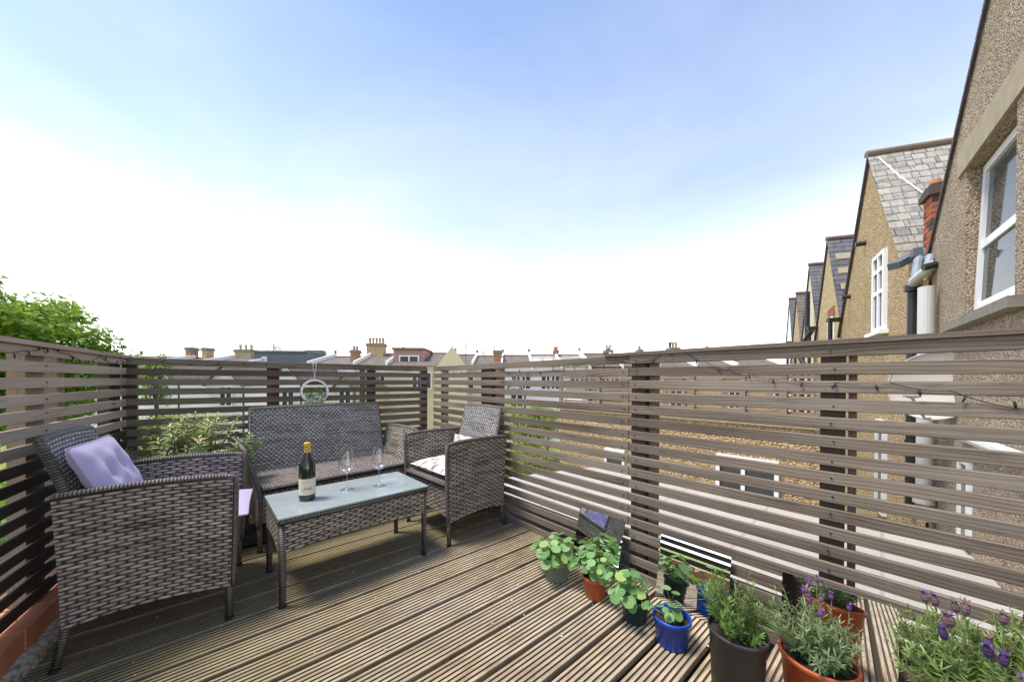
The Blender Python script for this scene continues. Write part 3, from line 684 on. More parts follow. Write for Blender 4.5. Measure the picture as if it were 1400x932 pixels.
for sx, sy, rot in ((0, -1, 0), (0, 1, 0), (-1, 0, 1), (1, 0, 1)):
    ln = (TD if rot else TW) - .06
    def fn(a, c, sx=sx, sy=sy, rot=rot, ln=ln):
        z0 = TZ - .172 + .018 * math.sin(a * PI) ** .8; z = z0 + (TZ - .035 - z0) * c; q = -ln / 2 + ln * a
        return (sx * (TW / 2 - .010), q, z) if rot else (q, sy * (TD / 2 - .010), z)
    b = MB(); b.slab(fn, 20, 6, .012, ln, .13, off=(.01 * (sx + 1), 0)); b.build('apron', M['weave'], tt, world=False)
for sx in (-1, 1):
    for sy in (-1, 1):
        leg((sx * (TW / 2 - .02), sy * (TD / 2 - .019)), TZ - .03, .0175).build('leg', M['wrap'], tt, world=False, smooth=True)
        q = MB(); q.tube([(sx * (TW / 2 - .02), sy * (TD / 2 - .019), 0), (sx * (TW / 2 - .02), sy * (TD / 2 - .019), .012)], .017, 8); q.build('foot_cap', M['foot'], tt, world=False)

# ------------------------------------------------------------------ cushions
def cushion(name, label, mat, w_, h, th, M4, tufts=(), puff=.5, edge=None):
    """lies in local xy, thickness z; M4 places it"""
    b = MB(); n = 22
    rot = M4.to_3x3(); base = M4.translation
    t = bpy.data.objects.new(name, None)
    for sg in (1, -1):
        G = []
        for j in range(n + 1):
            row = []
            for i in range(n + 1):
                u, v = i / n * 2 - 1, j / n * 2 - 1
                pr = ((1 - abs(u) ** 7) * (1 - abs(v) ** 7)) ** .5
                z = th / 2 * (pr * (.72 + .28 * (1 - u * u) * (1 - v * v)))
                for (tx, ty_) in tufts:
                    d2 = ((u - tx) * w_ / 2) ** 2 + ((v - ty_) * h / 2) ** 2
                    z -= th * .30 * math.exp(-d2 / .0007) + th * .05 * math.exp(-d2 / .006)
                z += .0025 * math.sin(u * 9 + v * 4) * pr + .002 * math.sin(v * 13 - u * 5) * pr
                shr = 1 - .025 * (1 - abs(v) ** 2) * (abs(u) > .98) ; shr2 = 1 - .03 * (1 - u * u)
                row.append(b.av((u * w_ / 2 * (1 - .02 * (1 - v * v)), v * h / 2 * (1 - .02 * (1 - u * u)), sg * max(z, .001))))
            G.append(row)
        for j in range(n):
            for i in range(n):
                q = [(i, j), (i + 1, j), (i + 1, j + 1), (i, j + 1)]
                if sg < 0: q = q[::-1]
                b.face([G[y][x] for x, y in q], [(x / n * w_, y / n * h) for x, y in q])
    o = b.build(name, mat, smooth=True); o.matrix_world = M4; tag(o, label, 'cushion')
    e = MB(); P = []
    for k in range(49):
        a = k / 48 * 4; s_ = int(a) % 4; f = (a - int(a)) * 2 - 1 if k < 48 else -1
        u, v = ((f, -1), (1, f), (-f, 1), (-1, -f))[s_]
        P.append((u * w_ / 2 * (1 - .02 * (1 - v * v)), v * h / 2 * (1 - .02 * (1 - u * u)), 0))
    e.tube(P, .0042, 6); eo = e.build('piping', edge or mat, o, smooth=True, world=False)
    return o
def frame(origin, xa, ya):
    xa = Vector(xa).normalized(); ya = Vector(ya); ya = (ya - xa * ya.dot(xa)).normalized(); z = xa.cross(ya)
    m_ = Matrix((xa, ya, z)).transposed().to_4x4(); m_.translation = Vector(origin); return m_
def lw(c, ex_, ey_, x, y, z): return c + ex_ * x + ey_ * y + Vector((0, 0, z))
TF = ((-.33, -.33), (.33, -.33), (-.33, .33), (.33, .33))
up = Vector((0, 0, 1))
cushion('seat_cushion', 'lilac tufted seat cushion poking forward from the left armchair', M['lilac'], .50, .46, .06, frame(lw(Lc, ex, ey, .055, 0, .452), ex, ey), TF, edge=M['lilac_dark'])
cushion('back_cushion', 'lilac tufted back cushion propped upright in the left armchair', M['lilac'], .42, .42, .085, frame(lw(Lc, ex, ey, -.172, -.03, .635), ey, ex * -.42 + up * 1), TF, edge=M['lilac_dark'])
cushion('seat_cushion', 'white seat cushion with black leaf print on the right armchair', M['print'], .46, .46, .085, frame(lw(Rc, ex2, ey2, .015, 0, .462), ex2, ey2), ((0, 0),))
cushion('back_cushion', 'leaf print back cushion, only its edge showing in the right armchair', M['print'], .44, .20, .05, frame(lw(Rc, ex2, ey2, -.150, -.01, .545), ey2, ex2 * -.2 + up), ((0, 0),))

# ------------------------------------------------------------------ bottle and glasses
bo = thing('wine_bottle', 'dark green wine bottle with cream label and yellow foil top', 'wine bottle', (.443, 2.149, TZ))
b = MB(); b.lathe([(0, .006), (.030, .004), (.038, 0), (.0405, .004), (.041, .02), (.0412, .165), (.039, .19), (.031, .215), (.021, .24), (.0155, .258), (.0148, .275), (.0146, .282)], 40); b.build('glass_body', M['bottle'], bo, smooth=True, world=False)
b = MB(); b.lathe([(.0158, .262), (.0160, .300), (.0170, .301), (.0172, .312), (.0160, .316), (0, .3165)], 32); b.build('foil_capsule', M['capsule'], bo, smooth=True, world=False)
b = MB(); a0 = math.atan2(-2.149, -.443) + .12; n = 24; sp_ = 1.42
for k in range(n):
    u0, u1 = a0 - sp_ + 2 * sp_ * k / n, a0 - sp_ + 2 * sp_ * (k + 1) / n; r = .0417
    b.quad((r * math.cos(u0), r * math.sin(u0), .034), (r * math.cos(u1), r * math.sin(u1), .034), (r * math.cos(u1), r * math.sin(u1), .122), (r * math.cos(u0), r * math.sin(u0), .122))
lab = b.build('paper_label', M['label'], bo, smooth=True, world=False)
b = MB(); rr_ = .0421
def ink(a, z, wd, hh, r=rr_):
    a += a0; b.quad(*[(r * math.cos(x), r * math.sin(x), zz) for x, zz in ((a, z), (a + wd, z), (a + wd, z + hh), (a, z + hh))])
rs = random.Random(3); a = -.85
while a < .35:
    wd = rs.uniform(.03, .07)
    if not (-.30 < a < -.2): ink(a, .100 + rs.uniform(-.001, .001), wd * .6, rs.uniform(.003, .005))
    a += wd + .02
for k in range(44):
    a = rs.uniform(-.9, .45); env = .5 + .5 * math.cos((a + .55) * 5); ink(a, .066 + rs.uniform(-.006, .006), rs.uniform(.03, .10), .0015 + .003 * rs.random())
for k in range(6): ink(-.32 + k * .03, .072, .015, .008 - abs(k - 2.5) * .0022)
b.build('printed_drawing', M['ink'], lab, world=False)
b = MB(); a1 = a0 - .35
for k in range(16):
    t0, t1 = 2 * PI * k / 16, 2 * PI * (k + 1) / 16
    for (ra, rb, mi) in ((0, .0055, 1), (.0055, .009, 0)):
        q = [(rad * math.cos(tt_) / .0165, rad * math.sin(tt_)) for tt_, rad in ((t0, ra), (t0, rb), (t1, rb), (t1, ra))]
        b.face([b.av((.0167 * math.cos(a1 + x), .0167 * math.sin(a1 + x), .284 + z)) for x, z in q], None, mi)
b.build('foil_emblem', [M['black'], M['white']], bo, world=False)
def wineglass(loc, label):
    t = thing('wine_glass', label, 'wine glass', loc, group='wine glasses on the coffee table')
    b = MB(); b.lathe([(0, .0035), (.012, .003), (.036, .0008), (.0375, .0), (.0378, .0015), (.036, .0025), (.010, .007), (.004, .012), (.0032, .03), (.003, .085), (.0036, .098), (.006, .104)], 40)
    b.build('stem', M['wineglass'], t, smooth=True, world=False)
    b = MB(); prof = [(.004, .103), (.018, .108), (.036, .122), (.0475, .138), (.0485, .143), (.0455, .165), (.040, .200), (.0355, .238), (.0350, .246)]
    n = 64
    b.lathe(prof, n)
    # fine optic ribs
    for i, v in enumerate(b.v):
        r = math.hypot(v[0], v[1])
        if r > .02 and v[2] > .14:
            f = 1 + .010 * (1 if (i % n) % 2 else -1); b.v[i] = (v[0] * f, v[1] * f, v[2])
    b.build('bowl', M['wineglass'], t, smooth=True, world=False); return t
wineglass((.662, 2.180, TZ), 'stemmed wine glass next to the bottle, the nearer one to it')
wineglass((.835, 2.125, TZ), 'stemmed wine glass farther from the bottle, near the right armchair')

# ------------------------------------------------------------------ fast leaf clouds
def cloud(name, mat, P, Q, tpl, rnd, parent=None, uvt=None, tris=None):
    """P (n,3) positions, Q (n,3,3) basis columns, tpl (k,3) template, tris list of faces of the template"""
    n, k = len(P), len(tpl); V = (np.einsum('nij,kj->nki', Q, np.array(tpl)) + P[:, None, :]).reshape(-1, 3)
    if parent is not None: V = V - np.array(parent.location)
    F = np.array(tris); nf, fs = F.shape
    faces = (F[None] + (np.arange(n) * k)[:, None, None]).reshape(-1, fs)
    me = bpy.data.meshes.new(name); me.vertices.add(len(V)); me.vertices.foreach_set('co', V.astype(np.float32).ravel())
    me.loops.add(faces.size); me.loops.foreach_set('vertex_index', faces.astype(np.int32).ravel())
    me.polygons.add(len(faces)); me.polygons.foreach_set('loop_start', np.arange(0, faces.size, fs, dtype=np.int32))
    try: me.polygons.foreach_set('loop_total', np.full(len(faces), fs, dtype=np.int32))
    except Exception: pass
    me.update(calc_edges=True)
    at = me.attributes.new('rnd', 'FLOAT', 'FACE'); at.data.foreach_set('value', np.repeat(rnd, nf).astype(np.float32))
    if uvt is not None:
        uvl = me.uv_layers.new(name='UVMap'); U = np.array(uvt)[F].reshape(-1, 2); uvl.data.foreach_set('uv', np.tile(U, (n, 1)).astype(np.float32).ravel())
    me.materials.append(mat); o = bpy.data.objects.new(name, me); col.objects.link(o)
    if parent is not None: o.parent = parent
    return o
def basis(nrm, axis=None, size=1.0, aspect=None):
    """columns: x across, y along, z normal"""
    n_ = nrm / np.linalg.norm(nrm, axis=1, keepdims=True)
    a = rng.normal(size=n_.shape) if axis is None else axis
    y = a - n_ * (a * n_).sum(1, keepdims=True); y /= np.linalg.norm(y, axis=1, keepdims=True) + 1e-9
    x = np.cross(y, n_); size = np.broadcast_to(np.asarray(size, float), (len(n_),))
    return np.stack([x, y, n_], axis=2) * size[:, None, None]
DIA = ([(0, 0, 0), (.32, .45, .06), (0, 1, -.12), (-.32, .45, .06)], [(0, 1, 2), (0, 2, 3)], [(.5, 0), (1, .5), (.5, 1), (0, .5)])
NEE = ([(-.06, 0, 0), (.06, 0, 0), (.075, .6, .04), (0, 1, .1), (-.075, .6, .04)], [(0, 1, 2, 3, 4)], [(0, 0)] * 5)
LON = ([(0, 0, 0), (.12, .3, .04), (.11, .65, .02), (0, 1, -.08), (-.11, .65, .02), (-.12, .3, .04), (0, .45, -.01)], [(0, 1, 6), (1, 2, 6), (2, 3, 6), (3, 4, 6), (4, 5, 6), (5, 0, 6)], [(0, 0)] * 7)
def disc(n=12):
    v = [(0, 0, -.10)]; uv = [(0, 0)]
    # ring vertices; duplicated last one closes the uv
    for k in range(n + 1):
        a = 2 * PI * k / n; r = 1 + (.06 if k % 2 else -.03); v.append((math.cos(a) * r, math.sin(a) * r, .04 * math.cos(2 * a))); uv.append((k / n, 1))
    return v, [(0, k + 1, k + 2) for k in range(n)], uv

# ------------------------------------------------------------------ potted plants
def pot_mesh(r_top, r_bot, h, rim=.010, riml=.018):
    b = MB(); b.lathe([(0, .002), (r_bot * .9, .002), (r_bot * .95, 0), (r_bot, .004), (r_top - .003, h - riml), (r_top - .002, h - riml - .0005), (r_top + rim * .35, h - riml + .001), (r_top + rim * .4, h - .004), (r_top + rim * .25, h), (r_top - .002, h), (r_top - .004, h - .005), (r_bot * .97, .012), (0, .012)], 40)
    return b
def soil(r, z):
    b = MB(); n = 28; rr = 6; c = b.av((0, 0, z)); prev = None
    for j in range(1, rr + 1):
        ring = [b.av((r * j / rr * math.cos(2 * PI * k / n), r * j / rr * math.sin(2 * PI * k / n), z + random.uniform(-.005, .005) * (j < rr))) for k in range(n)]
        for k in range(n):
            l = (k + 1) % n
            if prev: b.face([prev[k], ring[k], ring[l], prev[l]])
            else: b.face([c, ring[k], ring[l]])
        prev = ring
    return b
def curve(a, b_, sag=.0, k=5, out=None):
    a, b_ = Vector(a), Vector(b_); mid = (a + b_) / 2 + (out or Vector((0, 0, 0))) ; return [a * (1 - t) ** 2 + mid * 2 * t * (1 - t) + b_ * t * t for t in [i / k for i in range(k + 1)]]
def nasturtium(label, loc, pm, rt, rb, h, nleaf, spread, height, leafr, mat, cz=.0, seed=1, lean=(0, 0), cull=.35):
    t = thing('potted_nasturtium', label, 'potted plant', loc, group='nasturtiums in plastic pots'); rs = random.Random(seed)
    pot_mesh(rt, rb, h).build('pot', pm, t, smooth=True, world=False); soil(rt - .006, h - .022).build('soil', M['soil'], t, smooth=True, world=False)
    st = MB(); P = []; Nn = []; sz = []; rn = []
    for i in range(nleaf):
        u = rs.random(); el = math.asin(min(1, .05 + .95 * u)) * 1.0; az = rs.random() * 2 * PI; q = (rs.uniform(.55, 1.0)) if rs.random() > .3 else rs.uniform(.3, .6)
        p = Vector((math.cos(az) * math.cos(el) * spread * q + lean[0] * q, math.sin(az) * math.cos(el) * spread * q + lean[1] * q, h - .01 + cz + math.sin(el) * height * q + .012))
        root = Vector((rs.uniform(-.45, .45) * rt, rs.uniform(-.45, .45) * rt, h - .022))
        st.tube(curve(root, p, k=5, out=Vector((0, 0, .25 * height))), .0012, 4, cap=False)
        nn = Vector((math.cos(az) * math.cos(el) * .8, math.sin(az) * math.cos(el) * .8, .75 + .5 * math.sin(el))) + Vector((rs.gauss(0, .3), rs.gauss(0, .3), rs.gauss(0, .15)))
        P.append(p); Nn.append(nn.normalized()); sz.append(leafr * rs.uniform(.55, 1.12)); rn.append(min(1, max(0, rs.gauss(.55, .22))) if rs.random() > .06 else .9)
    st.build('stems', M['stem_green'], t, world=False, smooth=True)
    v, f, uv = disc(); Pn = np.array(P) + np.array(loc)
    cloud('foliage', mat, Pn, basis(np.array(Nn), size=np.array(sz)), v, np.array(rn), t, uv, f)
    return t
nasturtium('nasturtium in sage green pot, farthest of the row by the mirrors', (1.485, 1.225, 0), M['sage'], .080, .066, .112, 110, .155, .130, .026, M['nast'], seed=2)
nasturtium('nasturtium in small terracotta coloured pot, second from the sofa end', (1.500, .985, 0), M['terra'], .060, .047, .110, 120, .118, .155, .023, M['nast'], seed=5, cz=.01)
nasturtium('nasturtium in dark green pot next to the cobalt pot', (1.495, .765, 0), M['dgreen'], .062, .052, .108, 60, .120, .130, .024, M['nast'], seed=8, lean=(-.03, .03))
nasturtium('sparse nasturtium with a few leaves in a cobalt blue pot', (1.475, .590, 0), M['blue'], .072, .060, .118, 15, .085, .120, .022, M['nast'], seed=11, lean=(-.01, .03))
# seedling by the mirror (small dark pot reflected in it comes from the green pot)

def stems_plant(parent, loc, z0, n, hmin, hmax, spread, mat, stemmat, leaf, lsize, per, seed, lean=(0, 0), base_r=.04, tpl=NEE, up_bias=.9, flowers=None, rr=.0012, droop=0):
    rs = random.Random(seed); st = MB(); P = []; AX = []; NN = []; SZ = []; RN = []; tips = []
    for i in range(n):
        az = rs.random() * 2 * PI; q = rs.random() ** .6; H = rs.uniform(hmin, hmax) * (1 - .30 * q)
        r0 = base_r * rs.random(); root = Vector((math.cos(az) * r0, math.sin(az) * r0, z0))
        tip = Vector((math.cos(az) * spread * q + lean[0], math.sin(az) * spread * q + lean[1], z0 + H - droop * q * q))
        path = curve(root, tip, k=7, out=Vector((math.cos(az) * spread * q * .25, math.sin(az) * spread * q * .25, -H * .08)))
        st.tube(path, rr, 4, cap=False, rr=[rr * (1.4 - .8 * j / 7) for j in range(8)]); tips.append((tip, (path[-1] - path[-2]).normalized()))
        for j in range(per):
            f = (j + rs.random()) / per; f = .12 + .88 * f; k = min(6, int(f * 7)); p = path[k].lerp(path[k + 1], f * 7 - k if f * 7 - k <= 1 else 1)
            ax = (path[k + 1] - path[k]).normalized(); a = Vector((rs.gauss(0, 1), rs.gauss(0, 1), rs.gauss(0, 1))); a = (a - ax * a.dot(ax)).normalized()
            d = (a + ax * up_bias * rs.uniform(.4, 1.4)).normalized(); P.append(p); AX.append(d); NN.append((ax - d * ax.dot(d) + a * .1)); SZ.append(lsize * rs.uniform(.6, 1.15) * (1 - .35 * f ** 4)); RN.append(min(1, max(0, .25 + .5 * f + rs.gauss(0, .16))))
    st.build('stems', stemmat, parent, world=False, smooth=True)
    cloud('foliage', mat, np.array(P) + np.array(loc), basis(np.array(NN), np.array(AX), np.array(SZ)), tpl[0], np.array(RN), parent, tpl[2], tpl[1])
    return tips
def flower_head(parent, p, d, L_, r, mat, petals=None, name='flower_head', seed=0):
    rs = random.Random(seed); d = d.normalized(); b = MB()
    rings = 7; pts = [p + d * (L_ * k / rings) for k in range(rings + 1)]
    b.tube(pts, r, 8, rr=[r * (.35 + .75 * math.sin(PI * (k + .6) / (rings + 1.6))) * (1 + .12 * (k % 2)) for k in range(rings + 1)])
    a = d.cross(Vector((.3, .2, .9))).normalized(); c = d.cross(a)
    for k in range(16):                                           # scales of the head
        z = rs.random(); an = rs.random() * 2 * PI; o = a * math.cos(an) + c * math.sin(an); q = p + d * (L_ * z) + o * r * .7; s_ = r * .55
        b.face([b.av(q - c * s_ * .5), b.av(q + o * s_ + d * s_ * .6), b.av(q + c * s_ * .5)])
    o_ = b.build(name, mat, parent, world=False)
    if petals:
        b = MB()
        for k in range(5):
            an = 2 * PI * k / 5 + rs.random(); o = a * math.cos(an) + c * math.sin(an); q = p + d * L_; e = q + d * L_ * rs.uniform(.3, .5) + o * r * 1.6; s2 = (a * -math.sin(an) + c * math.cos(an)) * r * .5
            m1 = (q + e) / 2; b.face([b.av(q), b.av(m1 + s2), b.av(e), b.av(m1 - s2)])
        b.build('petals', petals, o_, world=False)
# rosemary
t = thing('potted_rosemary', 'green rosemary bush in a tall charcoal plastic pot', 'potted plant', (1.352, .325, 0))
pot_mesh(.086, .072, .262, .008, .012).build('pot', M['charcoal'], t, smooth=True, world=False); soil(.078, .245).build('soil', M['soil'], t, smooth=True, world=False)
stems_plant(t, (1.352, .325, 0), .245, 30, .10, .26, .115, M['rose'], M['stem_red'], None, .030, 46, 21, base_r=.04, lean=(.0, .01), up_bias=1.0)
# lavender in terracotta-coloured pot
lv = (1.492, .135, 0)
t = thing('potted_lavender', 'grey-leaved lavender with violet flowers in an orange pot before the mirror', 'potted plant', lv)
pot_mesh(.098, .078, .212, .012, .016).build('pot', M['terra'], t, smooth=True, world=False); soil(.090, .195).build('soil', M['soil'], t, smooth=True, world=False)
tips = stems_plant(t, lv, .195, 62, .13, .235, .135, M['lav'], M['stem_green'], None, .032, 30, 33, base_r=.035, lean=(-.02, .03), tpl=NEE, up_bias=.8)
rs = random.Random(4)
tall = sorted(tips, key=lambda q: -q[0].z)[:9]
for i, (p, d) in enumerate(tall):
    top = p + Vector((0, 0, .018 + rs.random() * .03)); b = MB(); b.tube([p, top], .001, 4); b.build('flower_stalk', M['stem_green'], t, world=False)
    flower_head(t, top, Vector((rs.gauss(0, .15), rs.gauss(0, .15), 1)), .018, .0055, M['petal_dark'] if i % 3 == 2 else M['petal'], M['petal'], seed=i)
# big lavender close to the camera at the right edge
bl = (1.45, -.27, 0)
t = thing('potted_lavender', 'large bushy green lavender with dusky flower heads at the right edge', 'potted plant', bl)
pot_mesh(.13, .10, .28, .012, .02).build('pot', M['terra'], t, smooth=True, world=False); soil(.12, .26).build('soil', M['soil'], t, smooth=True, world=False)
tips = stems_plant(t, bl, .26, 330, .10, .29, .27, M['lav_green'], M['stem_green'], None, .034, 50, 44, base_r=.08, tpl=NEE, up_bias=.75, rr=.0016)
tips = sorted(tips, key=lambda q: -(q[0].z - .25 * q[0].x - .05 * q[0].y))[:70]
for i, (p, d) in enumerate(tips[::1]):
    if i % 2 and i > 34: continue
    top = p + d * (.012 + rs.random() * .02); b = MB(); b.tube([p, top], .0014, 4); b.build('flower_stalk', M['stem_green'], t, world=False)
    flower_head(t, top, (d + Vector((0, 0, .7))), .023 + rs.random() * .007, .0068, [M['petal_dark'], M['petal_navy'], M['petal_dark']][i % 3], [M['petal_dark'], M['petal_navy'], M['petal']][i % 3], seed=i + 50)
# variegated shrub behind the left armchair
sh = (-.02, 2.98, 0)
t = thing('potted_shrub', 'variegated shrub with long cream-edged leaves behind the left armchair', 'potted plant', sh)
pot_mesh(.15, .12, .30, .012, .03).build('pot', M['charcoal'], t, smooth=True, world=False); soil(.14, .27).build('soil', M['soil'], t, smooth=True, world=False)
def whorls(parent, loc, tips_n, c, rad, seed):
    rs = random.Random(seed); st = MB(); P = []; AX = []; NN = []; SZ = []; RN = []
    for i in range(tips_n):
        while True:
            v = Vector((rs.uniform(-1, 1), rs.uniform(-1, 1), rs.uniform(-1, 1)))
            if .25 < v.length < 1: break
        tip = Vector(c) + Vector((v.x * rad[0], v.y * rad[1], v.z * rad[2])); root = Vector((rs.uniform(-.03, .03), rs.uniform(-.03, .03), .27))
        path = curve(root, tip, k=6, out=Vector((0, 0, .05))); st.tube(path, .003, 5, cap=False, rr=[.005 - .0006 * j for j in range(7)])
        ax = (path[-1] - path[-2]).normalized() + Vector((0, 0, .6)); ax.normalize(); a = ax.orthogonal().normalized(); bb_ = ax.cross(a)
        bright = rs.random() < .4 or v.z > .5
        for k in range(22):
            an = k * 2.4 + rs.random(); f = k / 22; p = path[-1] - ax * (.11 * (1 - f)); o = a * math.cos(an) + bb_ * math.sin(an); d = o * (1.1 - .6 * f) + ax * (.35 + .7 * f)
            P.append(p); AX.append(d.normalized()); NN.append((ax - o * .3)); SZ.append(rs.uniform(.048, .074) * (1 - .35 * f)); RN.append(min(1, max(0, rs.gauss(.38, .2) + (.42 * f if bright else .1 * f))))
    st.build('stems', M['stem_red'], parent, world=False, smooth=True)
    cloud('foliage', M['shrub'], np.array(P) + np.array(loc), basis(np.array(NN), np.array(AX), np.array(SZ)), LON[0], np.array(RN), parent, LON[2], LON[1])
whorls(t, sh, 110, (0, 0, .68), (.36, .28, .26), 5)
# plant tray
t = MB(); n4 = [(-.13, -.19), (.13, -.19), (.13, .19), (-.13, .19)]
def traypt(x, y, z): a = R(-6); return (.255 + x * math.cos(a) - y * math.sin(a), 2.95 + x * math.sin(a) + y * math.cos(a), z)
def ringq(s0, z0, s1, z1):
    for i in range(4):
        j = (i + 1) % 4
        t.quad(traypt(n4[i][0] * s0, n4[i][1] * s0, z0), traypt(n4[j][0] * s0, n4[j][1] * s0, z0), traypt(n4[j][0] * s1, n4[j][1] * s1, z1), traypt(n4[i][0] * s1, n4[i][1] * s1, z1))
ringq(.88, .002, .97, .035); ringq(.97, .035, 1.03, .037); ringq(1.03, .037, 1.03, .030); ringq(.95, .034, .85, .006)
t.quad(*[traypt(x * .86, y * .86, .006) for x, y in n4])
for k in range(-3, 4): t.box(traypt(0, k * .045, .009), (.2, .008, .006), R(-6))
tag(t.build('plant_tray', M['black'], bevel=.002), 'empty black plastic plant tray on the deck by the sofa leg', 'tray')

# ------------------------------------------------------------------ mirrors leaning on the right fence
def mirror(y0, y1, tilt, label):
    h = .318; t_ = R(tilt); tx = XR - .022; bx = tx - math.sin(t_) * h; zt = math.cos(t_) * h + .001
    th = thing('mirror_tile', label, 'mirror', (bx, (y0 + y1) / 2, 0), group='square mirrors leaning on the fence')
    b = MB(); d = Vector((math.sin(t_), 0, math.cos(t_))); n_ = Vector((-math.cos(t_), 0, math.sin(t_)))
    def P(y, s_, o): q = Vector((bx, y, .001)) + d * s_ * h + n_ * o; return tuple(q)
    b.quad(P(y1, 0, 0), P(y0, 0, 0), P(y0, 1, 0), P(y1, 1, 0)); b.build('mirror_glass', M['mirror'], th)
    b = MB(); b.hexa([P(y0, 0, -.0045), P(y1, 0, -.0045), P(y1, 0, -.0008), P(y0, 0, -.0008), P(y0, 1, -.0045), P(y1, 1, -.0045), P(y1, 1, -.0008), P(y0, 1, -.0008)]); b.build('backing', M['glass_edge'], th)
mirror(.977, 1.284, 17, 'square frameless mirror behind the terracotta and sage pots')
mirror(.455, .772, 12.5, 'square frameless mirror behind the cobalt blue pot')
mirror(-.045, .272, 7, 'square frameless mirror behind the orange pot lavender')

# ------------------------------------------------------------------ hanging ring planter
rc = Vector((.744, 3.335, 1.0)); th = thing('ring_planter', 'white ring planter of trailing green leaves hanging on the back fence', 'hanging planter', tuple(rc + Vector((0, 0, -.1))))
b = MB(); n = 40; Ro, Ri, hw = .107, .092, .022
for k in range(n):
    t0, t1 = 2 * PI * k / n, 2 * PI * (k + 1) / n
    def P(t_, r, o): return tuple(rc + tb * math.cos(t_) * r + Vector((0, 0, math.sin(t_) * r)) + nb * o)
    b.quad(P(t0, Ro, -hw), P(t1, Ro, -hw), P(t1, Ro, hw), P(t0, Ro, hw)); b.quad(P(t1, Ri, -hw), P(t0, Ri, -hw), P(t0, Ri, hw), P(t1, Ri, hw))
    b.quad(P(t0, Ri, -hw), P(t1, Ri, -hw), P(t1, Ro, -hw), P(t0, Ro, -hw)); b.quad(P(t1, Ri, hw), P(t0, Ri, hw), P(t0, Ro, hw), P(t1, Ro, hw))
b.build('ring', M['white'], th)
b = MB(); half = [(rc + tb * math.cos(a) * .094 + Vector((0, 0, math.sin(a) * .094))) for a in [PI + .35 + (PI - .7) * i / 14 for i in range(15)]]
for i in range(14):
    a, c = half[i], half[i + 1]; zt = Vector((0, 0, half[0].z))
    for sg in (-1, 1):
        o = nb * hw * .98 * sg; b.quad(a + o, c + o, Vector((c.x, c.y, half[0].z)) + o, Vector((a.x, a.y, half[0].z)) + o)
b.build('trough', M['white'], th)
b = MB(); topz = 1.245
for sg in (-1, 1): b.tube([rc + Vector((0, 0, .105)) + tb * .0, rc + Vector((0, 0, .15)) + tb * .003 * sg, Vector((rc.x, rc.y, 1.225)) + tb * .012 * sg, Vector((rc.x, rc.y, 1.256)) + tb * .010 * sg + nb * .02], .0028, 5)
b.build('hanging_strap', M['strap'], th)
rs = random.Random(6); P = []; NN = []
for i in range(520):
    x = rs.uniform(-.085, .085); z = rs.uniform(-.135, .01); x *= 1.0 if z > -.05 else .85
    p = rc + tb * x + Vector((0, 0, z + .02 * math.sin(x * 60))) - nb * rs.uniform(.0, .045); P.append(p); NN.append(Vector((rs.gauss(0, .5), -1 + rs.gauss(0, .5), .5 + rs.gauss(0, .4))))
cloud('foliage', M['ivy'], np.array(P), basis(np.array(NN), size=rng.uniform(.010, .020, len(P))), DIA[0], np.clip(rng.normal(.5, .25, len(P)), 0, 1), th, DIA[2], DIA[1])

# small fallen bits on the deck
rs = random.Random(9); b = MB()
for i in range(150):
    x, y = rs.uniform(-.3, 1.75), rs.uniform(.2, 3.1); s_ = rs.uniform(.002, .006); a = rs.random() * 6; z = .003
    b.face([b.av((x + s_ * math.cos(a + k) * (1.6 if k == 0 else 1), y + s_ * math.sin(a + k), z + .001 * (k % 2))) for k in (0, 1.6, 3.1, 4.7)])
o = b.build('fallen_petals', flat('dry_white_petal', (.6, .56, .48), .9)); o['kind'] = 'stuff'; o['label'] = 'tiny dry petals scattered on the deck'; o['category'] = 'petals'

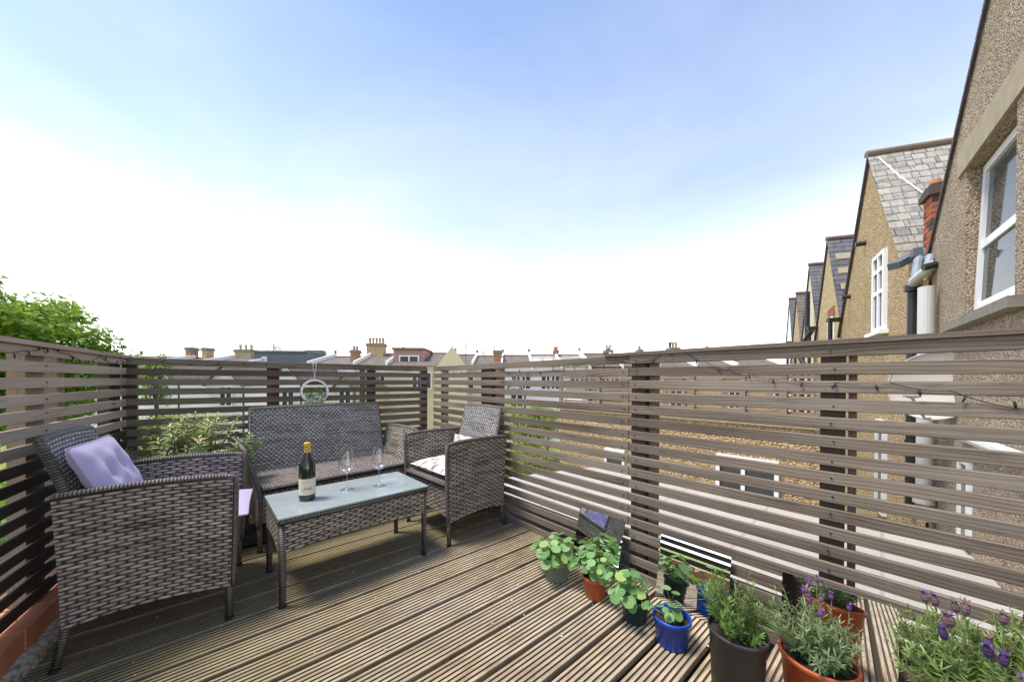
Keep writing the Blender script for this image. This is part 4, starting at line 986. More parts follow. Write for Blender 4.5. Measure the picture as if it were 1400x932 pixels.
# ------------------------------------------------------------------ neighbour: white flat roof, low wall, its fence
b = MB(); pl = [(1.93, -3.0), (5.35, -3.0), (5.35, 3.5), (1.93, 4.6)]; z = -.45
top = [b.av((x, y, z)) for x, y in pl]; bot = [b.av((x, y, -3.2)) for x, y in pl]; b.face(top)
for i in range(4): j = (i + 1) % 4; b.face([top[i], bot[i], bot[j], top[j]][::-1], None, 1)
tag(b.build('neighbour_extension', [M['roofwhite'], M['render']]), 'single storey extension with white coated flat roof beyond the fence', 'building')
nw = thing('pebbledash_building', 'low golden pebbledash flank with a white window beyond the fence', 'building', (5.42, 2.2, -3.2))
b = MB(); b.box((6.0, 2.42, -1.33), (1.2, 3.94, 3.74)); b.build('wall', M['pebble'], nw)
b = MB(); b.box((6.0, 2.42, .565), (1.3, 4.02, .045)); b.build('coping', M['concrete'], nw)
def window(parent, o, t, up_, n, w_, h, mull=(), trans=(), fr_=.05, name='window', depth=.05, pane=None, sill=True):
    """o lower-left corner in wall plane; t along, n outward"""
    o, t, up_, n = Vector(o), Vector(t), Vector(up_), Vector(n)
    b = MB()
    def bar(u0, v0, u1, v1, d=depth):
        P = []
        for q in (-.01, d):
            P += [o + t * u + up_ * v + n * q for u, v in ((u0, v0), (u1, v0), (u1, v1), (u0, v1))]
        b.hexa(P)
    bar(0, 0, w_, fr_); bar(0, h - fr_, w_, h); bar(0, fr_, fr_, h - fr_); bar(w_ - fr_, fr_, w_, h - fr_)
    for u in mull: bar(u - fr_ * .5, fr_, u + fr_ * .5, h - fr_, depth * .9)
    for v in trans: bar(fr_, v - fr_ * .5, w_ - fr_, v + fr_ * .5, depth * .85)
    f = b.build(name, M['upvc'], parent)
    g = MB(); g.quad(o + t * fr_ + up_ * fr_ + n * depth * .4, o + t * (w_ - fr_) + up_ * fr_ + n * depth * .4, o + t * (w_ - fr_) + up_ * (h - fr_) + n * depth * .4, o + t * fr_ + up_ * (h - fr_) + n * depth * .4)
    me = g.build('pane', pane or M['pane'], None); me.parent = f
    if parent is not None:
        Mx = Matrix.Translation(-Vector(parent.location)); me.data.transform(Mx)
    return f
window(nw, (5.4, .86, -.6), (0, 1, 0), (0, 0, 1), (-1, 0, 0), .70, .70, mull=(.38,), fr_=.045)
window(nw, (5.4, 2.95, -.5), (0, 1, 0), (0, 0, 1), (-1, 0, 0), .38, .42, fr_=.04)
nf = thing('slatted_fence', 'far pale slatted fence on top of the pebbledash flank', 'fence', (5.6, 2.4, .59))
q = MB()
for k in range(9): q.box((5.6, 2.44, .64 + k * .066), (.018, 4.0, .04), off=(k, k * 3))
q.build('slat_panel', M['post_tan'], nf)
for y in (.5, .85, 1.3, 1.95, 2.8, 3.6, 4.5): q = MB(); q.box((5.57, y, .88), (.05, .07, .62)); q.build('post', M['post_tan'], nf)

# ------------------------------------------------------------------ row of gabled rear wings on the right
h84 = R(84); w1d = Vector((math.sin(h84), math.cos(h84), 0)); w1n = Vector((-w1d.y, w1d.x, 0))
w1n = Vector((-math.cos(h84), math.sin(h84), 0))           # points towards +Y side
W1o = Vector((4.87, -.58, 0))
def w1(x, z, o=0.0): s_ = (x - W1o.x) / w1d.x; p = W1o + w1d * s_ + w1n * o; return Vector((p.x, p.y, z))
g1 = thing('gabled_house', 'nearest pebbledash gable with an open white window at the right edge', 'house', tuple(w1(5, -3.2)))
# wall outline with a window opening left as a real recess
xl, xr_, ap = 6.93, 1.2, (3.75, 5.25)
ox0, ox1, oz0, oz1 = 5.38, 4.33, 1.72, 3.12
lx0, lx1, lz0, lz1 = 5.42, 5.15, -.45, .36
b = MB()
def vz(x):  # verge height
    return 2.50 + (6.88 - x) * (ap[1] - 2.50) / (6.88 - ap[0]) if x > ap[0] else ap[1] - (ap[0] - x) * .9
def strip(x0, x1, z0, z1f):  # vertical strips of the wall
    n = max(1, int(abs(x1 - x0) / .3))
    for i in range(n):
        a, c = x0 + (x1 - x0) * i / n, x0 + (x1 - x0) * (i + 1) / n
        za_, zc_ = (z1f(a), z1f(c)) if callable(z1f) else (z1f, z1f)
        b.quad(w1(a, z0), w1(c, z0), w1(c, zc_), w1(a, za_))
strip(6.88, ox0, -3.2, vz); strip(ox0, ox1, oz1, vz); strip(ox0, ox1, -3.2, oz0); strip(ox1, xr_, -3.2, vz)
D_ = -.24
for (xa, za_, xb_, zb_) in ((ox0, oz0, ox0, oz1), (ox0, oz1, ox1, oz1), (ox1, oz1, ox1, oz0), (ox1, oz0, ox0, oz0)):
    b.quad(w1(xa, za_), w1(xb_, zb_), w1(xb_, zb_, D_), w1(xa, za_, D_))
b.quad(w1(ox0, oz0, D_), w1(ox1, oz0, D_), w1(ox1, oz1, D_), w1(ox0, oz1, D_))
b.quad(w1(6.88, -3.2), w1(6.88, 2.5), w1(6.88, 2.5, -1.5), w1(6.88, -3.2, -1.5))
b.build('wall', M['pebble_near'], g1)
def w1box(x0, x1, z0, z1, o0_, o1_, mat, name, bev=.006):
    q = MB(); q.hexa([w1(x0, z0, o1_), w1(x1, z0, o1_), w1(x1, z0, o0_), w1(x0, z0, o0_), w1(x0, z1, o1_), w1(x1, z1, o1_), w1(x1, z1, o0_), w1(x0, z1, o0_)][::1]); return q.build(name, mat, g1, bevel=bev)
w1box(5.57, 3.9, 3.122, 3.37, -.10, .02, M['concrete'], 'lintel')
w1box(5.66, 4.1, 1.62, 1.70, -.19, .09, M['concrete_dark'], 'window_sill', .015)
# verge tiles + roof
q = MB(); e0, e1 = w1(6.95, vz(6.95) + .02), w1(ap[0], ap[1] + .02)
q.hexa([w1(6.95, vz(6.95), .012), w1(6.95, vz(6.95), -1.6), w1(ap[0], ap[1], -1.6), w1(ap[0], ap[1], .012), w1(6.95, vz(6.95) + .04, .012), w1(6.95, vz(6.95) + .04, -1.6), w1(ap[0], ap[1] + .04, -1.6), w1(ap[0], ap[1] + .04, .012)])
q.hexa([w1(ap[0], ap[1], .012), w1(ap[0], ap[1], -1.6), w1(1.0, vz(1.0), -1.6), w1(1.0, vz(1.0), .06), w1(ap[0], ap[1] + .04, .012), w1(ap[0], ap[1] + .04, -1.6), w1(1.0, vz(1.0) + .06, -1.6), w1(1.0, vz(1.0) + .06, .06)])
q.build('roof', M['slate_dark'], g1)
q = MB(); x = 6.95
while x > ap[0]:
    x2 = x - .14; q.hexa([w1(x, vz(x) - .002, .026), w1(x2, vz(x2) - .002, .026), w1(x2, vz(x2) - .002, .013), w1(x, vz(x) - .002, .013), w1(x, vz(x) + .06, .026), w1(x2 + .01, vz(x2) + .045, .026), w1(x2 + .01, vz(x2) + .045, .013), w1(x, vz(x) + .06, .013)]); x = x2 - .004
q.build('verge_tiles', M['vergedark'], g1)
# open, top-hung window leaning out at the bottom: left casement
tw = R(-5.5); wup = Vector((0, 0, 1)) * math.cos(tw) + w1n * math.sin(tw) * 1
wo = w1(5.365, 1.765, -.085)
fw = window(g1, wo, -w1d, (w1(5.365, 3.10, -.13) - wo).normalized(), w1n, 1.02, 1.335, mull=(), trans=(.60,), fr_=.07, depth=.04)

window(g1, w1(5.42, -.40, -.0), -w1d, (0, 0, 1), w1n, .30, .80, fr_=.05, depth=.03)

h77 = R(77.5); rd = Vector((math.sin(h77), math.cos(h77), 0)); rn = Vector((-math.cos(h77), math.sin(h77), 0)); Ro_ = Vector((6.3, -.43, 0))
def rw(x, z, o=0.0): s_ = (x - Ro_.x) / rd.x; p = Ro_ + rd * s_ + rn * o; return Vector((p.x, p.y, z))
re = Vector((math.sin(R(150)), math.cos(R(150)), 0))         # roof ridge direction, away from the gardens
gable_info = [  # apex x, apex z, wall material, roof material, label
    (9.015, 5.19, 'pebble', 'slate', 'golden pebbledash gable house with white sash window and lichened slates'),
    (12.83, 5.00, 'brick_y', 'slate_dark', 'yellow brick gable house with patched dark slates, third from the right edge'),
    (16.14, 5.25, 'cream', 'slate_dark', 'cream gable house with a tall black soil pipe'),
    (20.02, 5.08, 'brick_y', 'tile', 'small yellow gable house second from the far end of the row'),
    (23.3, 5.5, 'render', 'slate_dark', 'farthest pale gable house of the row above the fence')]
for gi, (ax_, az_, wm, rm, lab_) in enumerate(gable_info):
    gh = thing('gabled_house', lab_, 'house', tuple(rw(ax_, -3.2)), group='gabled rear wings in a row')
    xr2, zr2 = ax_ - 1.55, az_ - 2.2; xl2, zl2 = ax_ + 2.35, az_ - 3.0
    b = MB()
    b.quad(rw(xr2 - .05, -3.2), rw(ax_, -3.2), rw(ax_, zr2), rw(xr2 - .05, zr2))
    if gi == 0: b.quad(rw(xr2 - .9, -3.2), rw(xr2 - .05, -3.2), rw(xr2 - .05, zr2), rw(xr2 - .9, 2.5))
    b.quad(rw(ax_, -3.2), rw(xl2, -3.2), rw(xl2, zl2), rw(ax_, zl2), off=(2.4, 0))
    i1 = [b.av(p) for p in (rw(xr2, zr2), rw(ax_, zr2), rw(ax_, az_))]; b.face(i1, [(0, 6), (1.6, 6), (1.6, 8.2)])
    i2 = [b.av(p) for p in (rw(ax_, zl2), rw(xl2, zl2), rw(ax_, az_))]; b.face(i2, [(0, 5), (2.4, 5), (0, 8)])
    b.build('wall', M[wm], gh)
    # right roof slope in stepped courses
    q = MB(); nc = 16; Lr = 3.4; slope = (rw(xr2 - .12, zr2 - .17) - rw(ax_, az_ + .03)); rs = random.Random(gi + 60)
    A0 = rw(ax_, az_ + .03)
    for k in range(nc):
        a, c = A0 + slope * (k / nc), A0 + slope * ((k + 1) / nc); up_ = Vector((0, 0, .018))
        x = -.05 - (.12 if k % 2 else 0); first = True
        while x < Lr:
            wd = .30 + rs.uniform(-.02, .02); x0 = max(x, -.05); x1 = min(x + wd - .006, Lr)
            if x1 > x0:
                up2 = Vector((0, 0, .018 + rs.uniform(0, .006))); o1 = (rs.random() * 30, rs.random() * 30)
                q.quad(a + re * x0, c + re * x0 + up2, c + re * x1 + up2, a + re * x1, off=o1); q.quad(c + re * x0 + up2, c + re * x0, c + re * x1, c + re * x1 + up2, off=o1)
            x += wd
    ms = q.build('roof', M['tile_single' ] if False else M[rm + '_s'] if (rm + '_s') in M else M[rm], gh)
    q = MB(); s2 = rw(xl2, zl2) - rw(ax_, az_); q.quad(A0, A0 + re * Lr, A0 + re * Lr + s2, A0 + s2); q.quad(A0 + s2 + Vector((0, 0, -.05)), A0 + re * Lr + s2 + Vector((0, 0, -.05)), A0 + re * Lr + Vector((0, 0, -.05)), A0 + Vector((0, 0, -.05))); q.build('roof', M['slate_dark'], gh)
    q = MB()
    nr = 11
    for k in range(nr):
        a = A0 + re * (Lr * k / nr - .06) + Vector((0, 0, .03)); c = A0 + re * (Lr * (k + 1) / nr - .065) + Vector((0, 0, .03)); q.tube([a, c], .06, 8)
    q.build('ridge_tiles', M['ridge'], gh)
    q = MB(); q.beam(rw(ax_, az_ + .0, .02), rw(xl2, zl2, .02), .05, .06, up=(0, 0, 1)); q.build('verge', M['vergedark'], gh)
    # gutter at the eaves + downpipe
    ge = A0 + slope; q = MB()
    if gi: q.beam(ge + Vector((0, 0, -.06)) - re * .28 - rd * .06, ge + re * 1.2 + Vector((0, 0, -.06)) - rd * .06, .12, .09); q.build('gutter', M['pipe_black'], gh, bevel=.02)
    if gi: q = MB(); p0 = ge + rd * .12 - re * .2; q.tube([p0 + Vector((0, 0, -.05)), p0 + Vector((0, 0, -.3)), Vector((p0.x, p0.y, -3.0))], .045, 8); q.build('downpipe', M['pipe_black'], gh)
    if gi == 0:
        window(gh, rw(8.02, 1.95, .0), rd, (0, 0, 1), rn, .62, 1.28, mull=(.31,), trans=(.64, 1.0), fr_=.06, depth=.05)
        q = MB(); q.hexa([rw(7.95, 1.88, .12), rw(8.75, 1.88, .12), rw(8.75, 1.88, -.02), rw(7.95, 1.88, -.02), rw(7.95, 1.945, .10), rw(8.75, 1.945, .10), rw(8.75, 1.945, -.02), rw(7.95, 1.945, -.02)]); q.build('window_sill', M['render'], gh)
        window(gh, rw(7.95, -1.0, .0), rd, (0, 0, 1), rn, .42, 1.5, trans=(.8,), fr_=.07, depth=.05)
        for px_, pz_ in ((9.25, 3.72), (10.35, 2.95)):
            q = MB(); q.tube([rw(px_, pz_), rw(px_, pz_, .14)], .045, 8); q.build('vent_pipe', M['pipe_black'], gh)
        q = MB(); u_ = slope.normalized(); nn_ = Vector((-.55, .5, .6)).normalized()
        s0_ = A0 + re * .12 + slope * .06 + nn_ * .05; s1_ = A0 + re * .78 + slope * .80 + nn_ * .05
        q.tube([s0_, s0_.lerp(s1_, .3) + Vector((0, 0, -.03)), s0_.lerp(s1_, .6), s1_], .011, 6); q.build('cable', M['white'], gh)
    if gi == 1:
        window(gh, rw(12.0, .9, .0), rd, (0, 0, 1), rn, .6, 1.9, mull=(.3,), trans=(1.0,), fr_=.07)
        q = MB(); q.hexa([rw(11.9, 2.82, .03), rw(12.7, 2.82, .03), rw(12.7, 2.82, -.02), rw(11.9, 2.82, -.02), rw(11.9, 3.05, .03), rw(12.7, 3.05, .03), rw(12.7, 3.05, -.02), rw(11.9, 3.05, -.02)]); q.build('brick_lintel', M['brick_r'], gh)
        for k_, (fa, fb) in enumerate(((.23, .6), (.42, .75), (.62, .35))):
            q = MB(); a = A0 + slope * fa + re * .08 + Vector((0, 0, .04)); q.quad(a, a + slope * .075, a + slope * .075 + re * fb * 1.4, a + re * fb * 1.4); q.build('roof_patch', M['concrete'], gh)
        q = MB(); cb0 = A0 + slope * .62 + re * .75; q.box((cb0.x, cb0.y, cb0.z - .55), (.32, .4, 1.5), -h77); q.build('buttress', M['concrete_dark'], gh)
    if gi == 2:
        q = MB(); pp = rw(14.95, 2.2, .2); q.tube([(pp.x, pp.y, 4.1), (pp.x, pp.y, 2.2), (pp.x + .25, pp.y + .15, 1.9), (pp.x + .25, pp.y + .15, -3)], .07, 8); q.build('soil_pipe', M['pipe_black'], gh)
        q = MB(); q.tube([rw(14.3, 2.75, .15), rw(15.0, 2.3, .35), rw(15.1, 1.9, .35), rw(14.6, 1.5, .2)], .07, 8); q.build('waste_pipe', M['pipe_black'], gh)
# red brick stack tucked between nearest gable and next roof
ck = thing('brick_stack', 'short red and black brick chimney stack between two gables', 'chimney', (7.43, -.535, 2.5))
def stackbricks(parent, cx, cy, z0, z1, w_, d_, rz):
    rs = random.Random(12); A, B_, C_ = MB(), MB(), MB(); z = z0; r = 0
    mats = ([A, B_])
    while z < z1:
        n = 2; 
        for k in range(4):
            ang = rz + k * PI / 2; L_ = w_ if k % 2 == 0 else d_; D2 = d_ if k % 2 == 0 else w_
            off = .0 if r % 2 else -L_ / 4; x = -L_ / 2
            cuts = [-L_ / 2, -L_ / 2 + L_ * (.62 if r % 2 else .38), L_ / 2]
            for a, c in zip(cuts, cuts[1:]):
                o = Vector((math.cos(ang), math.sin(ang), 0)); nn = Vector((math.sin(ang), -math.cos(ang), 0)); cc = Vector((cx, cy, z + .032)) + o * ((a + c) / 2) + nn * (D2 / 2 - .03 + rs.uniform(-.002, .002))
                (A if rs.random() < .55 else B_).box(cc, (c - a - .008, .06, .064), ang, off=(rs.random() * 5, rs.random() * 5))
        z += .074; r += 1
    A.build('red_bricks', M['redb'], parent, bevel=.004); B_.build('dark_bricks', M['darkb'], parent, bevel=.004)
    C_.box((cx, cy, (z0 + z1) / 2), (w_ - .03, d_ - .03, z1 - z0 - .01), rz); C_.build('mortar_core', M['concrete_dark'], parent)
M['redb'] = flat('orange_red_brick', (.40, .115, .05), .85, var=.3, scale=14); M['darkb'] = flat('sooty_brick', (.085, .06, .05), .9, var=.5, scale=14)
stackbricks(ck, 7.43, -.535, 2.5, 3.62, .27, .27, R(12))
q = MB(); q.box((7.43, -.535, 3.66), (.35, .35, .08), R(12)); q.box((7.43, -.535, 3.735), (.30, .30, .07), R(12)); q.build('corbel_cap', M['darkb'], ck, bevel=.01)
for dx_, dy_ in ((-.09, .09), (.09, -.09)): q = MB(); q.tube([(7.43 + dx_ * .8, -.535 + dy_ * .8, 3.765), (7.43 + dx_ * .8, -.535 + dy_ * .8, 3.84)], .055, 10); q.build('chimney_pot', M['clay_o'] if dx_ < 0 else M['darkb'], ck)

# pipes and dish at the junction of the two nearest gables
def fromcam(px, py, yc): p = Vector((0, 0, 1.1)) + (cf + cr * ((px - 695.5) / 464.46) - cu * ((py - 523.46) / 464.46)) * yc; return p
pt = fromcam(1266, 460, 3.95)
q = MB(); q.tube([(pt.x, pt.y, -.5), (pt.x, pt.y, 2.215)], .068, 16); q.tube([(pt.x, pt.y, -.3), (pt.x, pt.y, -.22)], .09, 16); tag(q.build('downpipe', M['pipe_white'], smooth=False), 'wide pale grey downpipe at the corner of the nearest gable', 'drainpipe')
dp = thing('downpipe', 'black downpipe with blue-grey hopper beside the wide pale pipe', 'drainpipe', (fromcam(1246, 460, 4.4).x, fromcam(1246, 460, 4.4).y, -.5))
pb = fromcam(1247, 460, 4.4)
q = MB(); q.tube([(pb.x, pb.y, -.5), (pb.x, pb.y, 2.34)], .048, 12); q.tube([(pb.x, pb.y, .25), (pb.x, pb.y, .36)], .058, 12); q.build('pipe', M['pipe_black'], dp)
q = MB(); q.tube([(pb.x, pb.y, 2.32), tuple(fromcam(1250, 383, 4.3)), tuple(fromcam(1268, 368, 4.05)), tuple(fromcam(1279, 360, 3.98))], .05, 12); q.build('elbow_pipe', M['pipe_white'], dp, smooth=True)
q = MB(); q.tube([tuple(fromcam(1246, 390, 4.38)), tuple(fromcam(1246, 398, 4.38))], .065, 10); q.build('collar', M['pipe_black'], dp); q = MB(); q.tube([tuple(fromcam(1262, 366, 4.0)), tuple(fromcam(1280, 361, 3.95))], .04, 10); q.build('collar', M['pipe_black'], dp)
q = MB(); q.tube([tuple(fromcam(1252, 378, 4.3)), tuple(fromcam(1256, 352, 4.35)), tuple(fromcam(1259, 342, 4.4))], .045, 10); q.tube([tuple(fromcam(1268, 366, 4.05)), tuple(fromcam(1272, 350, 4.1))], .04, 10)
q.build('hopper_spout', M['pipe_blue'], dp)
q = MB(); gq = [fromcam(1222, 364, 4.45), fromcam(1250, 349, 4.6)]; q.beam(gq[0], gq[1], .12, .085); q.beam(fromcam(1246, 347, 4.4), fromcam(1260, 345, 4.35), .12, .11); q.build('hopper', M['lead'], dp, bevel=.02)
ds = thing('satellite_dish', 'large beige satellite dish on a bracket behind the right fence', 'satellite dish', tuple(fromcam(1290, 560, 3.7)))
dc = fromcam(1275, 527, 3.55); nrmD = (Vector((0, 0, 1.1)) - dc).normalized() * .8 + Vector((-.25, .35, .2)); nrmD.normalize()
q = MB(); xa = nrmD.cross(Vector((0, 0, 1))).normalized(); ya = xa.cross(nrmD); rr0 = .335; n = 40; rings = []
for sgn in (0, 1):
    prev = None
    for j in range(0, 8):
        r = rr0 * j / 7; zz = .10 * (r / rr0) ** 2 - .10 - sgn * .008
        ring = [q.av(dc + xa * r * math.cos(2 * PI * k / n) + ya * r * 1.06 * math.sin(2 * PI * k / n) + nrmD * zz) for k in range(n)]
        if prev:
            for k in range(n): l = (k + 1) % n; q.face([prev[k], ring[k], ring[l], prev[l]] if not sgn else [prev[l], ring[l], ring[k], prev[k]])
        prev = ring
q.tube([dc + xa * rr0 * math.cos(2 * PI * k / 40) + ya * rr0 * 1.06 * math.sin(2 * PI * k / 40) - nrmD * .002 for k in range(41)], .008, 6)
q.build('reflector', M['dish'], ds, smooth=True)
q = MB(); e = dc - ya * .33 - nrmD * .05; f_ = dc + nrmD * .32 - ya * .16 + xa * .04; q.tube([e, dc - ya * .36 + nrmD * .1, f_], .012, 8); q.build('feed_arm', M['metal'], ds)
q = MB(); q.tube([f_, f_ - nrmD * .10 + ya * .02], .035, 12); q.tube([f_ + xa * .05, f_ - xa * .07], .018, 10); q.build('receiver', M['metal'], ds)
wp = w1(5.6, .85, 0); q = MB(); q.tube([dc - nrmD * .10, dc - nrmD * .2 - ya * .05, wp], .022, 10); q.build('bracket', M['metal'], ds)
q = MB(); a, c = w1(5.35, .62, .05), w1(3.6, .60, .05); q.tube([a, c], .045, 10); tag(q.build('waste_pipe', M['pipe_white']), 'pale horizontal waste pipe on the nearest pebbledash wall', 'pipe')

# ------------------------------------------------------------------ trees, hedges and gardens beyond
def crown(parent, centre, rad, nclump, per, size, mat, seed, clump_r=.5, loc=None, low=-1.0):
    r_ = np.random.default_rng(seed); cs = []
    while len(cs) < nclump:
        v = r_.uniform(-1, 1, 3); l = np.linalg.norm(v)
        if .35 < l < 1 and v[2] > low: cs.append(v * (1 - .15 * r_.random()))
    cs = np.array(cs) * np.array(rad) + np.array(centre); P = []; Nn = []; Rn = []
    for c in cs:
        k = int(per * r_.uniform(.6, 1.3)); q = np.clip(r_.normal(size=(k, 3)), -1.35, 1.35) * clump_r * np.array([.55, .55, .34]) * r_.uniform(.7, 1.25); P.append(c + q)
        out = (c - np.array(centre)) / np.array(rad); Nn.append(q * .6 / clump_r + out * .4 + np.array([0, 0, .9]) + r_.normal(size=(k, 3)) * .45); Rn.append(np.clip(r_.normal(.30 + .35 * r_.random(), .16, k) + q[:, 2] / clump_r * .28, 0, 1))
    P = np.concatenate(P); Nn = np.concatenate(Nn); Rn = np.concatenate(Rn)
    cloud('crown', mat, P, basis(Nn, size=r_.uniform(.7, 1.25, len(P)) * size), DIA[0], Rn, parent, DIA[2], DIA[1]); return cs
def tree(name, label, base, centre, rad, nclump, per, size, mat, seed, clump_r, trunk_r=.2, group=None, nb_=14, low=-1):
    t = thing(name, label, 'tree', base, group=group); cs = crown(t, centre, rad, nclump, per, size, mat, seed, clump_r, low=low)
    rs = random.Random(seed); b = MB(); top = Vector(centre) - Vector((0, 0, rad[2] * .3)); base_v = Vector(base)
    b.tube([base_v, base_v.lerp(top, .5) + Vector((.1, .05, 0)), top], trunk_r, 9, rr=[trunk_r, trunk_r * .75, trunk_r * .5])
    for i in range(nb_):
        c = Vector(cs[rs.randrange(len(cs))]); s_ = base_v.lerp(top, rs.uniform(.55, 1)); b.tube(curve(s_, c, k=5, out=Vector((0, 0, rad[2] * .15))), trunk_r * .2, 5, rr=[trunk_r * q for q in (.34, .26, .2, .14, .09, .04)], cap=False)
    b.build('trunk', M['bark'], t); return t
tc_ = fromcam(-108, 475, 9.5)
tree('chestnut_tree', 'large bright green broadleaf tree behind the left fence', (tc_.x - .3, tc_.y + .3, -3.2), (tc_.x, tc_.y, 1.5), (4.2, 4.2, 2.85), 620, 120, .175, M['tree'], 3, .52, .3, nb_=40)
t2 = fromcam(213, 500, 17)
tree('garden_tree', 'small round bright green tree above the left end of the back fence', (t2.x, t2.y, -3.2), (t2.x, t2.y, 1.0), (.6, .6, 1.5), 34, 50, .14, M['tree'], 9, .34, .1)
t3 = fromcam(672, 480, 30)
def sparse(loc, label, h, seed, n=26, spread=1.0, top=3.9):
    t = thing('sparse_tree', label, 'tree', (loc.x, loc.y, -3.2), group='thin trees beyond the roofs'); rs = random.Random(seed); b = MB(); P = []
    for i in range(n):
        tip = Vector((loc.x + rs.gauss(0, spread * .5), loc.y + rs.gauss(0, spread * .5), top - abs(rs.gauss(0, h * .35)))); b.tube(curve((loc.x, loc.y, top - h * 2.2), tip, k=4), .03, 4, rr=[.05, .035, .025, .018, .01], cap=False)
        for k in range(16): P.append(tip + Vector((rs.gauss(0, .11), rs.gauss(0, .11), rs.gauss(0, .14))))
    b.tube([(loc.x, loc.y, -3.2), (loc.x, loc.y, top - h * 1.6)], .12, 7); b.build('trunk', M['bark'], t)
    cloud('crown', M['shrubfar'], np.array(P), basis(rng.normal(size=(len(P), 3)), size=rng.uniform(.06, .13, len(P))), DIA[0], rng.uniform(0, 1, len(P)), t, DIA[2], DIA[1])
M['shrubfar'] = leafmat('dull_far_leaf', [(0, (.10, .11, .04)), (1, (.26, .26, .12))], .25)
sparse(t3, 'thin sparse tree behind the orange chimney in the middle of the skyline', 1.6, 4, top=4.2)
sparse(fromcam(377, 480, 30), 'thin sparse tree behind the flat dark dormer on the left skyline', 1.0, 7, 22, 1.1, top=4.2)
def hedge(label, c, rad, n, per, seed, mat='hedge', size=.12, name='hedge'):
    t = thing(name, label, 'hedge', (c[0], c[1], -3.2)); crown(t, c, rad, n, per, size, M[mat], seed, .5)
    b = MB(); rs = random.Random(seed)
    for k in range(7): p = Vector((c[0] + rs.uniform(-.6, .6) * rad[0], c[1] + rs.uniform(-.6, .6) * rad[1], -3.2)); b.tube([p, p + Vector((rs.uniform(-.3, .3), rs.uniform(-.3, .3), c[2] + 3.2 + rad[2] * .3))], .05, 5, rr=[.06, .03])
    b.build('trunk', M['bark'], t)
hedge('yellow-green hedge low behind the corner of the fences', tuple(fromcam(650, 640, 11)), (3.4, 1.6, 1.0), 150, 60, 31)
hedge('yellow-green shrubs seen low through the left end of the back fence', tuple(fromcam(215, 610, 12)), (1.6, 1.3, 1.3), 110, 60, 32)
hedge('dark green shrubs low behind the left fence', tuple(fromcam(20, 720, 5)), (1.8, 2.2, .8), 120, 60, 33, mat='tree', size=.12)
hedge('bright shrubs beyond the garden in the middle distance', tuple(fromcam(720, 575, 17)), (2.6, 1.6, .9), 110, 60, 34)

# ------------------------------------------------------------------ terrace of houses across the gardens (local frame: u along camera right, v away)
cr2 = Vector((cr.x, cr.y, 0)).normalized(); cf2 = Vector((cf.x, cf.y, 0)).normalized(); DT = 24.0; K = DT / 464.46
def T(px, z, v=0.0): p = cf2 * (DT + v) + cr2 * ((px - 695.5) * K); return Vector((p.x, p.y, z))
def zy(py): return 1.1 + (521.5 - py) * K
ang_t = math.atan2(cr2.y, cr2.x)
def tbox(px0, px1, z0, z1, v0, v1, mb, off=(0, 0)):
    mb.hexa([T(px0, z0, v0), T(px1, z0, v0), T(px1, z0, v1), T(px0, z0, v1), T(px0, z1, v0), T(px1, z1, v0), T(px1, z1, v1), T(px0, z1, v1)], off=off)
def chimney(parent, px0, px1, py_top, base_z, v, mat, pots, pot_h=.35, pm='clay', cap=True):
    q = MB(); zt = zy(py_top); tbox(px0, px1, base_z, zt, v, v + .7, q)
    c = q.build('chimney', M[mat], parent)
    if cap:
        q = MB(); tbox(px0 - 1.3, px1 + 1.3, zt - .16, zt - .02, v - .07, v + .77, q); tbox(px0 - .6, px1 + .6, zt - .02, zt + .07, v - .03, v + .73, q); q.build('chimney_cap', M['concrete_dark'], c, world=False) if False else None
        o = q.build('chimney_cap', M['concrete_dark'], None); o.parent = c; o.data.transform(Matrix.Translation(-Vector(parent.location)))
    for k in range(pots):
        f = (k + .5) / pots; a = T(px0 + (px1 - px0) * f, zt + .05, v + .35); q = MB(); q.lathe([(.10, 0), (.10, .05), (.085, .06), (.10, pot_h * .85), (.12, pot_h * .87), (.12, pot_h), (.08, pot_h), (.07, 0)], 10, c=tuple(a))
        o = q.build('chimney_pot', M[pm] if not isinstance(pm, (list,)) else M[pm[k % len(pm)]], None); o.parent = c; o.data.transform(Matrix.Translation(-Vector(parent.location)))
